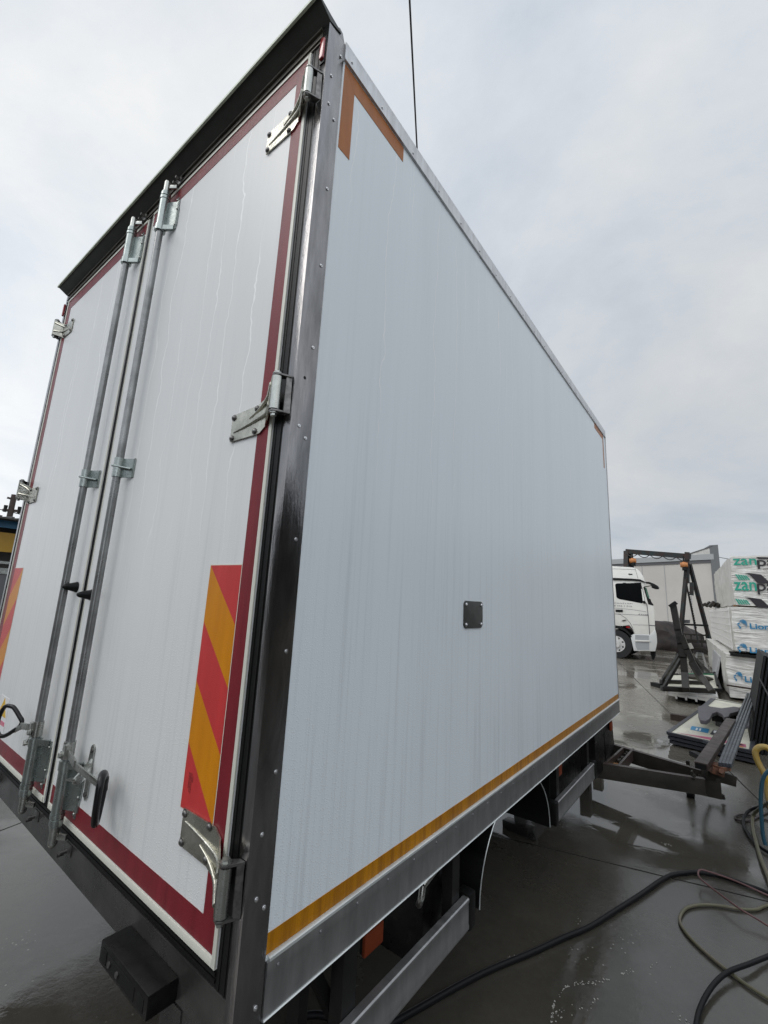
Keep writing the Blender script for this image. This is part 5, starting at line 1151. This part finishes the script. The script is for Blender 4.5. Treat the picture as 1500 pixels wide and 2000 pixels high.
m = MB(); yy = LW((32, 1080)).y; m.box(XW-.15, XW+.02, yy-.02, yy+.35, 0, zf1); part('post', m, M['blue_paint'], kb)
m = MB(); m.box(XW-.1, XW+.3, yl, LW((20, 1100)).y, LW((8, 1102)).z, LW((8, 1097)).z); m.box(XW-.1, XW+.3, yl, LW((20, 1100)).y, LW((8, 1118)).z, LW((8, 1110)).z); part('shelf', m, M['galv'], kb)
XT = -9.0
tk = thing('grey_drum', 'large grey drum standing under the workshop shelf', 'drum', (XT, at((4, 1145), x=XT).y, 0))
c = at((3, 1120), x=XT); m = MB(); m.cyl((XT, c.y, 0.0), (XT, c.y, at((4, 1119), x=XT).z), 0.30, n=28); part('body', m, M['wall_dark'], tk)
m = MB(); zt2 = at((4, 1119), x=XT).z; m.cyl((XT, c.y, zt2-.02), (XT, c.y, zt2+.03), 0.315, n=28); part('lid', m, M['galv'], tk)
XP = -30.0
q = at((24, 985), x=XP); pole = thing('utility_pole', 'dark utility pole with a crossarm rising behind the workshop roof', 'utility pole', (q.x, q.y, 0))
m = MB(); m.cyl((q.x, q.y, 0), (q.x, q.y, at((26, 966), x=XP).z), 0.16, 0.13, n=12); part('pole', m, M['brown_steel'], pole)
m = MB(); m.beam(at((5, 996), x=XP), at((46, 999), x=XP), 0.12, 0.14); part('crossarm', m, M['brown_steel'], pole)
m = MB(); m.beam(at((14, 972), x=XP), at((30, 976), x=XP), 0.09, 0.1); part('crossarm', m, M['brown_steel'], pole)
for px in ((11, 991), (38, 994)):
    m = MB(); p = at(px, x=XP); m.cyl(p-Vector((0, 0, .25)), p+Vector((0, 0, .12)), 0.07, 0.09, n=10); part('insulator', m, M['black'], pole)
m = MB(); P = [at((-40, 990), x=XP), at((0, 995), x=XP), at((22, 1000), x=XP), at((46, 1006), x=XP)]; m.tube(P, 0.025, n=6); solo('power_line', m, M['wire'], 'power line passing the utility pole above the workshop roof', 'wire', P[0])

# ---- pale mortar crumbs dried on the concrete
random.seed(21); m = MB()
def crumb(c, r):
    n = random.choice((4, 5, 6)); a0 = random.random()*6
    m.prism([(c.x+r*random.uniform(.5, 1)*math.cos(a0+6.283*k/n), c.y+r*random.uniform(.5, 1)*math.sin(a0+6.283*k/n), 0.001) for k in range(n)], (0, 0, r*0.35))
for pts, cnt, sp in ((((1076, 2000), (1082, 1962), (1100, 1932), (1128, 1920), (1158, 1922), (1186, 1912)), 70, 3), (((1210, 1906), (1222, 1902), (1232, 1896)), 14, 3), (((1150, 1975), (1160, 1960), (1165, 1950)), 8, 5), (((940, 1898), (965, 1890), (1000, 1872), (1020, 1868)), 30, 5), (((1292, 1647), (1312, 1651)), 12, 2), (((1085, 1985), (1100, 1975), (1130, 1965)), 16, 8), (((1120, 1800), (1140, 1795)), 6, 8), (((1310, 1980), (1330, 1990), (1350, 1999)), 10, 6), (((1270, 1880), (1290, 1900)), 4, 20)):
    for k in range(cnt):
        t_ = random.random()*(len(pts)-1); i_ = int(t_); f_ = t_-i_
        p = (pts[i_][0]*(1-f_)+pts[i_+1][0]*f_+random.gauss(0, sp*.6), pts[i_][1]*(1-f_)+pts[i_+1][1]*f_+random.gauss(0, sp*.6))
        crumb(G(p), random.uniform(.0012, .0045))
solo('mortar_crumbs', m, M['mortar'], 'pale mortar crumbs scattered in thin lines on the wet concrete', 'crumbs', G((1130, 1930)), kind='stuff')
